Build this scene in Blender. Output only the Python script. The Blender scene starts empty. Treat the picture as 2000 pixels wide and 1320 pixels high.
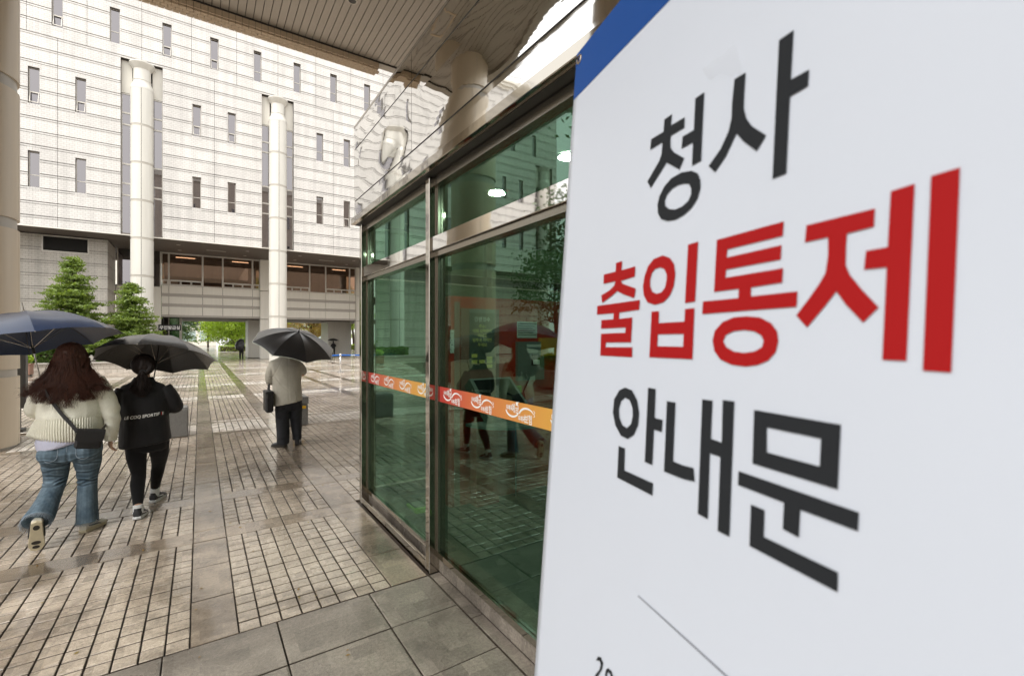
import bpy, bmesh, math, random
import numpy as np
from mathutils import Vector, Matrix, Euler, noise
from mathutils.geometry import tessellate_polygon
R = math.radians
SC = bpy.context.scene
COL = SC.collection
random.seed(7); np.random.seed(7)

# ------------------------------------------------------------------ camera
cam = bpy.data.cameras.new('camera')
cam.sensor_width = 36.0
cam.lens = 36.0 * 905 / 2000
cam.clip_start = 0.02; cam.clip_end = 600
cam.dof.use_dof = True
cam.dof.focus_distance = 6.0
cam.dof.aperture_fstop = 5.6
camo = bpy.data.objects.new('camera', cam); COL.objects.link(camo)
camo.location = (0, 0, 1.7)
camo.rotation_euler = (R(90), 0, -math.atan(610 / 905))
SC.camera = camo

# ------------------------------------------------------------------ sky and sun (overcast, raining)
SUN_EL, SUN_AZ = 58, 238
W = bpy.data.worlds.new('World'); SC.world = W; W.use_nodes = True
nt = W.node_tree; nt.nodes.clear()
sky = nt.nodes.new('ShaderNodeTexSky'); sky.sky_type = 'NISHITA'; sky.sun_disc = False
sky.sun_elevation = R(SUN_EL); sky.sun_rotation = R(SUN_AZ)
sky.air_density = 2.0; sky.dust_density = 6.0; sky.ozone_density = 1.0
hs = nt.nodes.new('ShaderNodeHueSaturation'); hs.inputs['Saturation'].default_value = 0.12
mx = nt.nodes.new('ShaderNodeMix'); mx.data_type = 'RGBA'; mx.inputs[0].default_value = 0.6
mx.inputs[7].default_value = (9.0, 8.9, 8.7, 1)          # even cloud layer
bg = nt.nodes.new('ShaderNodeBackground'); bg.inputs['Strength'].default_value = 0.13
wo = nt.nodes.new('ShaderNodeOutputWorld')
nt.links.new(sky.outputs[0], hs.inputs['Color'])
nt.links.new(hs.outputs[0], mx.inputs[6])
nt.links.new(mx.outputs[2], bg.inputs['Color'])
nt.links.new(bg.outputs[0], wo.inputs['Surface'])
sl = bpy.data.lights.new('sun', 'SUN'); sl.energy = 1.2; sl.angle = R(25); sl.color = (1.0, 0.97, 0.92)
slo = bpy.data.objects.new('sun', sl); COL.objects.link(slo)
_az = R(SUN_AZ); _el = R(SUN_EL)
_dir = Vector((math.sin(_az) * math.cos(_el), math.cos(_az) * math.cos(_el), math.sin(_el)))
slo.rotation_euler = _dir.to_track_quat('Z', 'Y').to_euler(); slo.location = (0, 0, 40)
SC.view_settings.view_transform = 'Standard'; SC.view_settings.look = 'None'
SC.view_settings.exposure = 1.15; SC.view_settings.gamma = 1.0
SC.view_settings.use_curve_mapping = False
SC.cycles.max_bounces = 10; SC.cycles.transparent_max_bounces = 16
SC.cycles.glossy_bounces = 6; SC.cycles.diffuse_bounces = 5
SC.cycles.use_denoising = True
SC.cycles.sample_clamp_indirect = 6.0

# ------------------------------------------------------------------ material helpers
class NB:
    """node-tree builder"""
    def __init__(s, name):
        s.m = bpy.data.materials.new(name); s.m.use_nodes = True
        s.t = s.m.node_tree; s.t.nodes.clear()
        s.out = s.n('ShaderNodeOutputMaterial')
    def n(s, t, **k):
        x = s.t.nodes.new(t)
        for a, b in k.items(): setattr(x, a, b)
        return x
    def l(s, a, b): s.t.links.new(a, b)
    def setv(s, sock, v):
        if hasattr(v, 'is_output') or hasattr(v, 'links'): s.l(v, sock)
        else:
            if isinstance(v, (tuple, list)) and len(v) == 3 and sock.type == 'RGBA': v = (*v, 1)
            sock.default_value = v
    def pos(s): return s.n('ShaderNodeNewGeometry').outputs['Position']
    def oco(s): return s.n('ShaderNodeTexCoord').outputs['Object']
    def mapv(s, v, scale=(1, 1, 1), rot=(0, 0, 0), loc=(0, 0, 0)):
        m = s.n('ShaderNodeMapping'); s.l(v, m.inputs[0])
        m.inputs[1].default_value = loc; m.inputs[2].default_value = rot; m.inputs[3].default_value = scale
        return m.outputs[0]
    def noise(s, v, scale=5., detail=4., rough=.55, dist=0.):
        x = s.n('ShaderNodeTexNoise'); s.l(v, x.inputs['Vector'])
        x.inputs['Scale'].default_value = scale; x.inputs['Detail'].default_value = detail
        x.inputs['Roughness'].default_value = rough; x.inputs['Distortion'].default_value = dist
        return x.outputs[0]
    def ramp(s, f, *stops, interp='LINEAR'):
        r = s.n('ShaderNodeValToRGB'); s.l(f, r.inputs[0]); e = r.color_ramp; e.interpolation = interp
        while len(e.elements) < len(stops): e.elements.new(1)
        for el, (p, c) in zip(e.elements, stops):
            el.position = p; el.color = (c, c, c, 1) if isinstance(c, (int, float)) else (*c, 1)
        return r.outputs[0]
    def mix(s, f, a, b, mode='MIX'):
        x = s.n('ShaderNodeMix', data_type='RGBA', blend_type=mode)
        s.setv(x.inputs[0], f); s.setv(x.inputs[6], a); s.setv(x.inputs[7], b); return x.outputs[2]
    def math(s, op, a, b=0., c=0.):
        x = s.n('ShaderNodeMath', operation=op); s.setv(x.inputs[0], a); s.setv(x.inputs[1], b); s.setv(x.inputs[2], c); return x.outputs[0]
    def bump(s, h, strength=.3, dist=.01, normal=None):
        b = s.n('ShaderNodeBump'); s.l(h, b.inputs['Height'])
        b.inputs['Strength'].default_value = strength; b.inputs['Distance'].default_value = dist
        if normal: s.l(normal, b.inputs['Normal'])
        return b.outputs[0]
    def bsdf(s, **k):
        p = s.n('ShaderNodeBsdfPrincipled')
        for a, v in k.items():
            s.setv(p.inputs[a.replace('_', ' ')], v)
        s.l(p.outputs[0], s.out.inputs[0]); return p

def plain(name, col, rough=.55, metal=0., var=.12, vscale=3., bump=.0, bscale=40., bdist=.004, obj=False, spec=.5, coat=0., emit=None, streak=False):
    b = NB(name)
    v = b.oco() if obj else b.pos()
    c = col
    if var:
        n1 = b.noise(b.mapv(v, (6, 6, .35)) if streak else v, vscale, 5, .6)
        c = b.mix(n1, tuple(x * (1 - var) for x in col), tuple(min(1, x * (1 + var)) for x in col))
    kw = dict(Base_Color=c, Roughness=rough, Metallic=metal, Specular_IOR_Level=spec, Coat_Weight=coat)
    if bump:
        kw['Normal'] = b.bump(b.noise(v, bscale, 3, .6), bump, bdist)
    if emit:
        kw['Emission_Color'] = emit[0]; kw['Emission_Strength'] = emit[1]
    b.bsdf(**kw)
    return b.m

def tile_mat(name, col, mortar, bw, rh, ms, rough=.35, dirt=.15, facade=True):
    b = NB(name); p = b.pos()
    sp = b.n('ShaderNodeSeparateXYZ'); b.l(p, sp.inputs[0])
    u = b.math('ADD', sp.outputs[0], sp.outputs[1])
    cb = b.n('ShaderNodeCombineXYZ'); b.l(u, cb.inputs[0]); b.l(sp.outputs[2], cb.inputs[1])
    br = b.n('ShaderNodeTexBrick'); b.l(cb.outputs[0], br.inputs['Vector'])
    br.inputs['Scale'].default_value = 1; br.inputs['Brick Width'].default_value = bw
    br.inputs['Row Height'].default_value = rh; br.inputs['Mortar Size'].default_value = ms
    br.inputs['Mortar Smooth'].default_value = .3; br.inputs['Bias'].default_value = 0
    c2 = tuple(x * .93 for x in col)
    b.setv(br.inputs['Color1'], col); b.setv(br.inputs['Color2'], c2); b.setv(br.inputs['Mortar'], mortar)
    st = b.mapv(p, (2.2, 2.2, .16))
    d = b.ramp(b.noise(st, 1.3, 6, .65), (.35, 1 - dirt), (.65, 1.0))
    c = b.mix(1.0, br.outputs['Color'], d, 'MULTIPLY')
    c = b.mix(1.0, c, b.ramp(b.n('ShaderNodeObjectInfo').outputs['Random'], (0., .93), (1., 1.04)), 'MULTIPLY')
    nb = b.bump(br.outputs['Fac'], -.5, .006)
    b.bsdf(Base_Color=c, Roughness=b.ramp(b.noise(p, 9, 3), (.3, rough - .08), (.7, rough + .12)), Normal=nb)
    return b.m

def paver_mat(name, col, dark, rlo=.10, rhi=.42, wet=.5, bump=.5):
    """wet stone: per-sett tint, soaked dark stains, water film"""
    b = NB(name); p = b.pos()
    sn = b.n('ShaderNodeVectorMath', operation='SNAP'); b.l(p, sn.inputs[0]); sn.inputs[1].default_value = (.1131, .1085, 5)
    wn = b.n('ShaderNodeTexWhiteNoise'); b.l(sn.outputs[0], wn.inputs['Vector'])
    cell = b.ramp(wn.outputs['Value'], (0., .80), (1., 1.15))
    big = b.noise(p, .85, 5, .6, .6)
    st = b.ramp(big, (.47, 0.), (.60, 1.))
    fine = b.noise(p, 55, 5, .7)
    c = b.mix(st, col, dark)
    c = b.mix(1.0, c, cell, 'MULTIPLY')
    c = b.mix(1.0, c, b.ramp(b.math('MULTIPLY_ADD', b.noise(p, 210, 3, .7), .5, b.math('MULTIPLY', fine, .5)), (.34, .55), (.66, 1.35)), 'MULTIPLY')
    spots = b.ramp(b.noise(p, 2.6, 6, .7, .3), (.58, 1.), (.72, .62))
    c = b.mix(1.0, c, spots, 'MULTIPLY')
    rg = b.ramp(b.noise(p, 1.1, 5, .6, .4), (.36, rhi), (.60, rlo))
    nm = b.bump(fine, bump, .004, b.bump(b.noise(p, 14, 4, .6), bump * .8, .008))
    pr = b.bsdf(Base_Color=c, Roughness=rg, Normal=nm, Specular_IOR_Level=.5, Coat_Weight=wet, Coat_Roughness=.09)
    b.l(b.bump(b.noise(p, 9, 3, .5), .25, .006), pr.inputs['Coat Normal'])
    return b.m

MAT = {}
def mk():
    M = MAT
    M['tile'] = tile_mat('facade tile', (.69, .67, .64), (.48, .455, .43), .235, .118, .010, dirt=.15)
    M['tile_low'] = tile_mat('lower wall tile', (.62, .585, .53), (.36, .32, .27), .27, .13, .007, dirt=.25)
    M['tile_main'] = tile_mat('main building tile', (.66, .58, .50), (.40, .34, .29), .24, .12, .008)
    M['groove'] = plain('dark joint', (.07, .06, .055), .8)
    M['panel'] = plain('cream metal panel', (.70, .67, .60), .35, var=.10, vscale=1.2, streak=True)
    M['panel_band'] = plain('grey beige band', (.40, .37, .33), .4, var=.06)
    M['drum'] = plain('cream column cladding', (.60, .582, .53), .32, var=.13, vscale=1.0, streak=True)
    M['canopy_col'] = plain('beige column cladding', (.60, .51, .385), .38, var=.10, vscale=1.5, streak=True)
    M['ring'] = plain('column joint ring', (.45, .42, .37), .4)
    M['frame'] = plain('champagne aluminium', (.52, .49, .44), .35, .3, var=.05)
    M['soffit'] = None
    b = NB('dark slatted soffit'); p = b.pos()
    sp = b.n('ShaderNodeSeparateXYZ'); b.l(p, sp.inputs[0])
    w = b.math('FRACT', b.math('MULTIPLY', b.math('ADD', sp.outputs[0], sp.outputs[1]), 5.2))
    ln = b.ramp(w, (0., .35), (.08, .35), (.12, 1.), (1., 1.))
    c = b.mix(1.0, (.135, .115, .10), ln, 'MULTIPLY'); b.bsdf(Base_Color=c, Roughness=.55, Normal=b.bump(ln, .4, .01)); M['soffit'] = b.m
    M['slat'] = plain('bronze ceiling slat', (.42, .385, .335), .42, .25, var=.08, vscale=.8)
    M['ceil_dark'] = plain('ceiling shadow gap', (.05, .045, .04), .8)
    M['brick'] = plain('tan beam brick', (.58, .46, .33), .55, var=.16, vscale=6, bump=.2)
    M['mortar'] = plain('brick mortar', (.13, .10, .08), .9)
    M['granite'] = paver_mat('granite paving slab', (.245, .212, .176), (.12, .102, .084), .2, .5, .25, .8)
    M['strip'] = paver_mat('granite strip', (.30, .238, .176), (.125, .095, .068), .06, .32, .9, .6)
    M['paver'] = paver_mat('grey beige sett', (.47, .395, .315), (.255, .205, .155), .07, .38, .75, .8)
    M['paver_pink'] = paver_mat('pinkish sett', (.49, .41, .335), (.35, .285, .23), .08, .34, .6, .5)
    M['paver_white'] = paver_mat('pale sett', (.72, .66, .59), (.60, .54, .47), .08, .34, .5, .5)
    M['bed'] = plain('mortar bed', (.070, .053, .040), .6, var=.3, vscale=8)
    M['stonebed'] = paver_mat('far paving', (.33, .28, .225), (.22, .18, .14), .12, .4, .5, .5)
    b = NB('speckled granite'); p = b.pos()
    f = b.noise(p, 160, 3, .8); c = b.ramp(f, (.35, (.045, .045, .045)), (.52, (.17, .165, .155)), (.68, (.36, .35, .33)))
    b.bsdf(Base_Color=c, Roughness=.45); M['speckle'] = b.m
    # polished steel with oil-can waviness
    def steel(n, col, r, wav, sc):
        b = NB(n); p = b.pos()
        kw = dict(Base_Color=col, Metallic=1.0, Roughness=r)
        if wav: kw['Normal'] = b.bump(b.noise(p, sc, 2.0, .45, .3), wav, .02)
        b.bsdf(**kw); return b.m
    M['mirror'] = steel('wavy mirror steel', (.74, .73, .71), .02, 0, 2.6)
    M['mirror_soft'] = steel('mirror steel', (.72, .71, .69), .03, .05, 3.0)
    M['steel'] = steel('polished steel', (.44, .41, .36), .06, .05, 6)
    M['steel_dull'] = steel('brushed steel', (.42, .39, .345), .25, 0, 1)
    M['chrome'] = steel('chrome', (.7, .7, .7), .12, 0, 1)
    # tinted reflective glass
    def glass(n, tr, gl, base, r=.006, wav=.012, sc=1.2):
        b = NB(n); p = b.pos()
        t = b.n('ShaderNodeBsdfTransparent'); b.setv(t.inputs[0], tr)
        g = b.n('ShaderNodeBsdfGlossy'); b.setv(g.inputs['Color'], gl); g.inputs['Roughness'].default_value = r
        if wav: b.l(b.bump(b.noise(p, sc, 2, .4), wav, .02), g.inputs['Normal'])
        fr = b.n('ShaderNodeLayerWeight'); fr.inputs[0].default_value = .5
        f = b.math('MULTIPLY_ADD', b.math('POWER', fr.outputs['Facing'], 5.), 1 - base, base)
        mxs = b.n('ShaderNodeMixShader'); b.l(f, mxs.inputs[0]); b.l(t.outputs[0], mxs.inputs[1]); b.l(g.outputs[0], mxs.inputs[2])
        b.l(mxs.outputs[0], b.out.inputs[0]); return b.m
    M['glass'] = glass('green tinted glass', (.465, .575, .49), (.54, .84, .68), .13)
    M['glass_win'] = glass('grey tinted window glass', (.10, .085, .085), (.74, .70, .72), .30, wav=.02, sc=.8)
    M['glass_brown'] = glass('brown tinted window glass', (.50, .38, .30), (.70, .56, .46), .22, wav=.02, sc=.8)
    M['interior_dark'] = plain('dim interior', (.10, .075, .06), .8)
    M['lamp'] = plain('lit tube', (1, 1, 1), .5, var=0, emit=((1, .93, .80), 3.5))
    M['disc_lamp'] = plain('lit disc', (1, 1, 1), .5, var=0, emit=((1, 1, .97), 170.0))
    M['red_wall'] = plain('red kiosk laminate', (.52, .04, .02), .35, var=.05)
    M['pinkgrey'] = plain('pale kiosk side', (.30, .17, .14), .4, var=.04)
    M['dark_board'] = plain('dark grey board', (.10, .12, .105), .45, var=.05)
    M['paper'] = plain('white paper', (.80, .82, .80), .6, var=.03)
    M['ink'] = plain('dark print', (.022, .024, .027), .65, var=0, spec=.12)
    M['ink_red'] = plain('red print', (.36, .010, .011), .6, var=0, spec=.12)
    M['ink_yellow'] = plain('yellow print', (.78, .72, .22), .5, var=0)
    M['ink_white'] = plain('white print', (.88, .88, .86), .5, var=0)
    M['ink_grey'] = plain('grey print', (.17, .18, .21), .5, var=0)
    M['carpet'] = plain('green mat', (.03, .05, .038), .95, var=.25, vscale=60, bump=.5, bscale=300)
    M['machine'] = plain('grey machine shell', (.22, .25, .24), .4, var=.04)
    M['screen'] = plain('dark screen', (.012, .015, .016), .08, var=0)
    M['acid'] = plain('lime green notice', (.35, .75, .05), .5, var=0)
    M['orange'] = plain('yellow orange plastic', (.75, .36, .04), .45, var=.04)
    M['banner'] = plain('white vinyl', (.60, .64, .715), .38, var=.03, vscale=2.5, bump=.05, bscale=3., bdist=.01)
    b = NB('clear sticky tape'); t = b.n('ShaderNodeBsdfTransparent'); g = b.n('ShaderNodeBsdfPrincipled'); g.inputs['Base Color'].default_value = (.7, .72, .75, 1); g.inputs['Roughness'].default_value = .15
    ms = b.n('ShaderNodeMixShader'); ms.inputs[0].default_value = .09; b.l(t.outputs[0], ms.inputs[1]); b.l(g.outputs[0], ms.inputs[2]); b.l(ms.outputs[0], b.out.inputs[0]); M['tape'] = b.m
    M['banner_blue'] = plain('blue vinyl', (.010, .066, .27), .5, var=.06, spec=.2)
    M['brass'] = plain('brass grommet', (.62, .50, .36), .3, 1.0, var=.1)
    M['black'] = plain('black plastic', (.018, .018, .019), .42, var=.1)
    M['dark_metal'] = plain('dark grey metal', (.06, .058, .055), .45, .3, var=.1)
    M['skin'] = plain('skin', (.58, .36, .25), .5, var=.08, vscale=8)
    M['bark'] = plain('bark', (.075, .052, .038), .85, var=.3, vscale=6, bump=.8, bscale=18, bdist=.03)
    M['soil'] = plain('soil', (.06, .045, .032), .95, var=.3)
    M['terracotta'] = plain('brown planter', (.24, .13, .09), .6, var=.12)
    M['planter'] = tile_mat('planter tile', (.50, .45, .39), (.26, .22, .18), .23, .16, .01)
    M['white_tape'] = plain('blue barrier tape', (.03, .16, .58), .5, var=.1)
    M['wall_far'] = plain('far glass building', (.42, .50, .50), .2, var=.15)
    M['yellow'] = plain('yellow paint', (.75, .42, .02), .5)
    def leaf(n, c1, c2, tr=.35):
        b = NB(n)
        oi = b.noise(b.pos(), 1.3, 3, .6)
        rnd = b.n('ShaderNodeTexWhiteNoise'); sn = b.n('ShaderNodeVectorMath', operation='SNAP'); b.l(b.pos(), sn.inputs[0]); sn.inputs[1].default_value = (.13, .13, .13)
        b.l(sn.outputs[0], rnd.inputs['Vector'])
        f = b.math('MULTIPLY_ADD', rnd.outputs['Value'], .5, b.math('MULTIPLY', oi, .55))
        c = b.mix(f, c1, c2)
        p = b.n('ShaderNodeBsdfPrincipled'); b.l(c, p.inputs['Base Color']); p.inputs['Roughness'].default_value = .42
        t = b.n('ShaderNodeBsdfTranslucent'); b.l(b.mix(1., c, (1.5, 1.5, .7), 'MULTIPLY'), t.inputs[0])
        ms = b.n('ShaderNodeMixShader'); ms.inputs[0].default_value = tr
        b.l(p.outputs[0], ms.inputs[1]); b.l(t.outputs[0], ms.inputs[2]); b.l(ms.outputs[0], b.out.inputs[0]); return b.m
    M['leaf_yew'] = leaf('yew foliage', (.06, .115, .02), (.26, .34, .07))
    M['leaf_pine'] = leaf('pine foliage', (.03, .065, .022), (.085, .14, .04), .25)
    M['leaf_bright'] = leaf('fresh maple foliage', (.17, .29, .03), (.42, .53, .08), .45)
    M['leaf_mid'] = leaf('mid green foliage', (.06, .12, .025), (.16, .26, .05), .4)
    M['leaf_blue'] = leaf('blue green foliage', (.06, .11, .07), (.15, .22, .13), .3)
    M['leaf_red'] = leaf('reddish foliage', (.22, .09, .04), (.32, .28, .06), .4)
    M['leaf_gold'] = leaf('golden shrub foliage', (.22, .22, .02), (.52, .42, .05), .4)
mk()
# ------------------------------------------------------------------ object helpers
WL = {}      # world location of roots and parts (axis aligned ones)
def tag(o, label=None, cat=None, group=None, kind=None):
    if label: o['label'] = label
    if cat: o['category'] = cat
    if group: o['group'] = group
    if kind: o['kind'] = kind
    return o
def thing(name, loc, label, cat, group=None, rot=None):
    o = bpy.data.objects.new(name, None); COL.objects.link(o); o.location = loc
    o.empty_display_size = .1
    if rot is not None: o.rotation_euler = rot
    WL[o] = Vector(loc)
    return tag(o, label, cat, group)
def mesh(name, V, F, mat, smooth=False):
    me = bpy.data.meshes.new(name); me.from_pydata([tuple(v) for v in V], [], F)
    if mat is not None: me.materials.append(MAT[mat] if isinstance(mat, str) else mat)
    if smooth: me.polygons.foreach_set('use_smooth', [True] * len(me.polygons))
    me.update(); return me
def put(name, me, parent=None, loc=(0, 0, 0), local=False, scale=None, rot=None):
    """link an existing mesh; loc is in world space unless local"""
    o = bpy.data.objects.new(name, me); COL.objects.link(o)
    if parent is not None:
        o.parent = parent
        o.location = Vector(loc) if local else Vector(loc) - WL[parent]
    else: o.location = loc
    WL[o] = Vector(loc)
    if scale is not None: o.scale = scale
    if rot is not None: o.rotation_euler = rot
    return o
def obj(name, V, F, mat, parent=None, smooth=False, local=False):
    """vertices in world space (or in the root's space when local)"""
    if parent is not None and not local:
        base = WL[parent]; V = [Vector(v) - base for v in V]
    me = mesh(name, V, F, mat, smooth)
    o = bpy.data.objects.new(name, me); COL.objects.link(o)
    if parent is not None:
        o.parent = parent
        WL[o] = WL[parent].copy() if not local else Vector((0, 0, 0))
    else: WL[o] = Vector((0, 0, 0))
    return o
class MB:
    def __init__(s): s.V = []; s.F = []
    def add(s, V, F):
        o = len(s.V); s.V += [tuple(v) for v in V]; s.F += [tuple(i + o for i in f) for f in F]; return s
    def box(s, x0, x1, y0, y1, z0, z1):
        return s.add([(x0, y0, z0), (x1, y0, z0), (x1, y1, z0), (x0, y1, z0), (x0, y0, z1), (x1, y0, z1), (x1, y1, z1), (x0, y1, z1)],
                     [(0, 3, 2, 1), (4, 5, 6, 7), (0, 1, 5, 4), (1, 2, 6, 5), (2, 3, 7, 6), (3, 0, 4, 7)])
    def bbox(s, x0, x1, y0, y1, z0, z1, b=.004):
        """chamfered box"""
        X = (x0, x1); Y = (y0, y1); Z = (z0, z1)
        bm = bmesh.new(); bmesh.ops.create_cube(bm, size=1)
        bmesh.ops.scale(bm, vec=(x1 - x0, y1 - y0, z1 - z0), verts=bm.verts)
        bmesh.ops.translate(bm, vec=((x0 + x1) / 2, (y0 + y1) / 2, (z0 + z1) / 2), verts=bm.verts)
        bmesh.ops.bevel(bm, geom=bm.edges[:], offset=b, segments=1, affect='EDGES', profile=.5)
        bm.verts.index_update()
        s.add([v.co[:] for v in bm.verts], [tuple(v.index for v in f.verts) for f in bm.faces]); bm.free(); return s
    def tube(s, pts, rad, n=8, cap=True, flat=None):
        """sweep along pts; rad number or list; flat = list of (ratio) squash"""
        pts = [Vector(p) for p in pts]
        if not isinstance(rad, (list, tuple)): rad = [rad] * len(pts)
        V = []; F = []
        prev = None
        for i, p in enumerate(pts):
            t = (pts[min(i + 1, len(pts) - 1)] - pts[max(i - 1, 0)])
            if t.length < 1e-9: t = Vector((0, 0, 1))
            t.normalize()
            if prev is None:
                a = Vector((1, 0, 0)) if abs(t.x) < .9 else Vector((0, 1, 0))
                u = (a - t * a.dot(t)).normalized()
            else:
                u = (prev - t * prev.dot(t))
                u = u.normalized() if u.length > 1e-6 else t.orthogonal().normalized()
            prev = u; w = t.cross(u)
            for k in range(n):
                an = 2 * math.pi * k / n
                V.append(p + (u * math.cos(an) + w * math.sin(an)) * rad[i])
        for i in range(len(pts) - 1):
            for k in range(n):
                F.append((i * n + k, i * n + (k + 1) % n, (i + 1) * n + (k + 1) % n, (i + 1) * n + k))
        if cap:
            F.append(tuple(range(n))[::-1]); F.append(tuple((len(pts) - 1) * n + k for k in range(n)))
        return s.add(V, F)
    def lathe(s, prof, n=32, c=(0, 0), a0=0., a1=None):
        V = []; F = []
        full = a1 is None; a1 = 2 * math.pi if full else a1
        m = n if full else n + 1
        for r, z in prof:
            for k in range(m):
                a = a0 + (a1 - a0) * k / n
                V.append((c[0] + r * math.cos(a), c[1] + r * math.sin(a), z))
        for i in range(len(prof) - 1):
            for k in range(n):
                k2 = (k + 1) % m
                F.append((i * m + k, i * m + k2, (i + 1) * m + k2, (i + 1) * m + k))
        return s.add(V, F)
    def ell(s, c, r, n=16, m=10):
        V = []; F = []
        for i in range(m + 1):
            t = math.pi * i / m
            for k in range(n):
                a = 2 * math.pi * k / n
                V.append((c[0] + r[0] * math.sin(t) * math.cos(a), c[1] + r[1] * math.sin(t) * math.sin(a), c[2] + r[2] * math.cos(t)))
        for i in range(m):
            for k in range(n):
                F.append((i * n + k, (i + 1) * n + k, (i + 1) * n + (k + 1) % n, i * n + (k + 1) % n))
        return s.add(V, F)
    def xf(s, M):
        s.V = [tuple(M @ Vector(v)) for v in s.V]; return s
    def obj(s, name, mat, parent=None, smooth=False, local=False): return obj(name, s.V, s.F, mat, parent, smooth, local)
    def mesh(s, name, mat, smooth=False): return mesh(name, s.V, s.F, mat, smooth)
def B(*a): return MB().box(*a)
def autosmooth(o, ang=40):
    me = o.data if hasattr(o, 'data') else o
    bm = bmesh.new(); bm.from_mesh(me)
    for e in bm.edges:
        if len(e.link_faces) == 2: e.smooth = e.calc_face_angle(0) < R(ang)
    for f in bm.faces: f.smooth = True
    bm.to_mesh(me); bm.free()
def text_mesh(s, size, mat, bold=0., shear=0., align='CENTER', res=4, extrude=0.):
    cu = bpy.data.curves.new('text', 'FONT'); cu.body = s; cu.size = size; cu.align_x = align; cu.resolution_u = res
    cu.offset = bold; cu.shear = shear; cu.extrude = extrude
    o = bpy.data.objects.new('text', cu); COL.objects.link(o)
    dg = bpy.context.evaluated_depsgraph_get(); dg.update()
    me = bpy.data.meshes.new_from_object(o.evaluated_get(dg))
    bpy.data.objects.remove(o); bpy.data.curves.remove(cu)
    me.materials.clear(); me.materials.append(MAT[mat]); return me
def text_part(name, s, size, mat, parent, M, bold=0., shear=0., align='CENTER', local=False):
    """M maps text plane (x right, y up) to world"""
    me = text_mesh(s, size, mat, bold, shear, align)
    if parent is not None and not local:
        M = Matrix.Translation(-WL[parent]) @ M
    me.transform(M); me.name = name
    o = bpy.data.objects.new(name, me); COL.objects.link(o); o.parent = parent
    WL[o] = WL[parent].copy() if parent is not None else Vector((0, 0, 0))
    return o
def poly_tess(loops, z=0.):
    vs = [[Vector((x, y, 0)) for x, y in lp] for lp in loops]
    tris = tessellate_polygon(vs)
    flat = [(v.x, v.y, z) for lp in vs for v in lp]
    F = []
    for t in tris:
        a, b, c = (Vector(flat[i]) for i in t)
        F.append(tuple(t) if (b - a).cross(c - a).z > 0 else (t[0], t[2], t[1]))
    return flat, F
def remesh(mb, voxel, name, mat, smooth_it=3, smooth_f=.5):
    """one continuous skin grown over overlapping closed shapes"""
    me = mesh('tmp', mb.V, mb.F, None)
    o = bpy.data.objects.new('tmp', me); COL.objects.link(o)
    md = o.modifiers.new('r', 'REMESH'); md.mode = 'VOXEL'; md.voxel_size = voxel
    if smooth_it:
        sm = o.modifiers.new('s', 'SMOOTH'); sm.iterations = smooth_it; sm.factor = smooth_f
    dg = bpy.context.evaluated_depsgraph_get(); dg.update()
    r = bpy.data.meshes.new_from_object(o.evaluated_get(dg))
    bpy.data.objects.remove(o); bpy.data.meshes.remove(me)
    r.name = name; r.materials.clear(); r.materials.append(MAT[mat] if isinstance(mat, str) else mat)
    r.polygons.foreach_set('use_smooth', [True] * len(r.polygons)); r.update()
    return r
def displace(me, fn):
    """move every vertex along its normal by fn(coords Nx3 -> N)"""
    n = len(me.vertices)
    co = np.empty(n * 3); me.vertices.foreach_get('co', co); co = co.reshape(-1, 3)
    no = np.empty(n * 3); me.vertices.foreach_get('normal', no); no = no.reshape(-1, 3)
    d = fn(co, no)
    co = co + (no * d[:, None] if d.ndim == 1 else d)
    me.vertices.foreach_set('co', co.ravel()); me.update()
def loft(mb, rings, n=20, cap=True):
    """rings: (centre, half-width vector, half-depth vector[, squareness])"""
    V = []; F = []
    for r in rings:
        c, a, b = Vector(r[0]), Vector(r[1]), Vector(r[2]); e = r[3] if len(r) > 3 else 1.0
        for k in range(n):
            t = 2 * math.pi * k / n
            ct, st = math.cos(t), math.sin(t)
            ct = math.copysign(abs(ct) ** e, ct); st = math.copysign(abs(st) ** e, st)
            V.append(c + a * ct + b * st)
    for i in range(len(rings) - 1):
        for k in range(n):
            F.append((i * n + k, i * n + (k + 1) % n, (i + 1) * n + (k + 1) % n, (i + 1) * n + k))
    if cap:
        F.append(tuple(range(n))[::-1]); F.append(tuple((len(rings) - 1) * n + k for k in range(n)))
    return mb.add(V, F)
def limb(mb, pts, rad, n=16, steps=6):
    """smooth tapered limb through joints (Catmull-Rom)"""
    P = [Vector(p) for p in pts]; Q = []; Rr = []
    for i in range(len(P) - 1):
        p0 = P[max(i - 1, 0)]; p1 = P[i]; p2 = P[i + 1]; p3 = P[min(i + 2, len(P) - 1)]
        for k in range(steps):
            t = k / steps
            Q.append(.5 * ((2 * p1) + (p2 - p0) * t + (2 * p0 - 5 * p1 + 4 * p2 - p3) * t * t + (3 * p1 - p0 - 3 * p2 + p3) * t ** 3))
            Rr.append(rad[i] * (1 - t) + rad[i + 1] * t)
    Q.append(P[-1]); Rr.append(rad[-1])
    return mb.tube(Q, Rr, n)
# ================================================================== GROUND
S_, C_ = math.sin(math.atan(610 / 905)), math.cos(math.atan(610 / 905))
def depth(x, y): return x * S_ + y * C_
gx = bpy.data.objects.new('ground', mesh('ground', [(-160, -60, -.03), (160, -60, -.03), (160, 260, -.03), (-160, 260, -.03)], [(0, 1, 2, 3)], 'stonebed')); COL.objects.link(gx)
tag(gx, kind='structure')
pave = bpy.data.objects.new('pavement', mesh('pavement', [(-14, -3, -.022), (16, -3, -.022), (16, 44, -.022), (-14, 44, -.022)], [(0, 1, 2, 3)], 'bed')); COL.objects.link(pave)
tag(pave, kind='structure'); WL[pave] = Vector((0, 0, 0))

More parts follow.
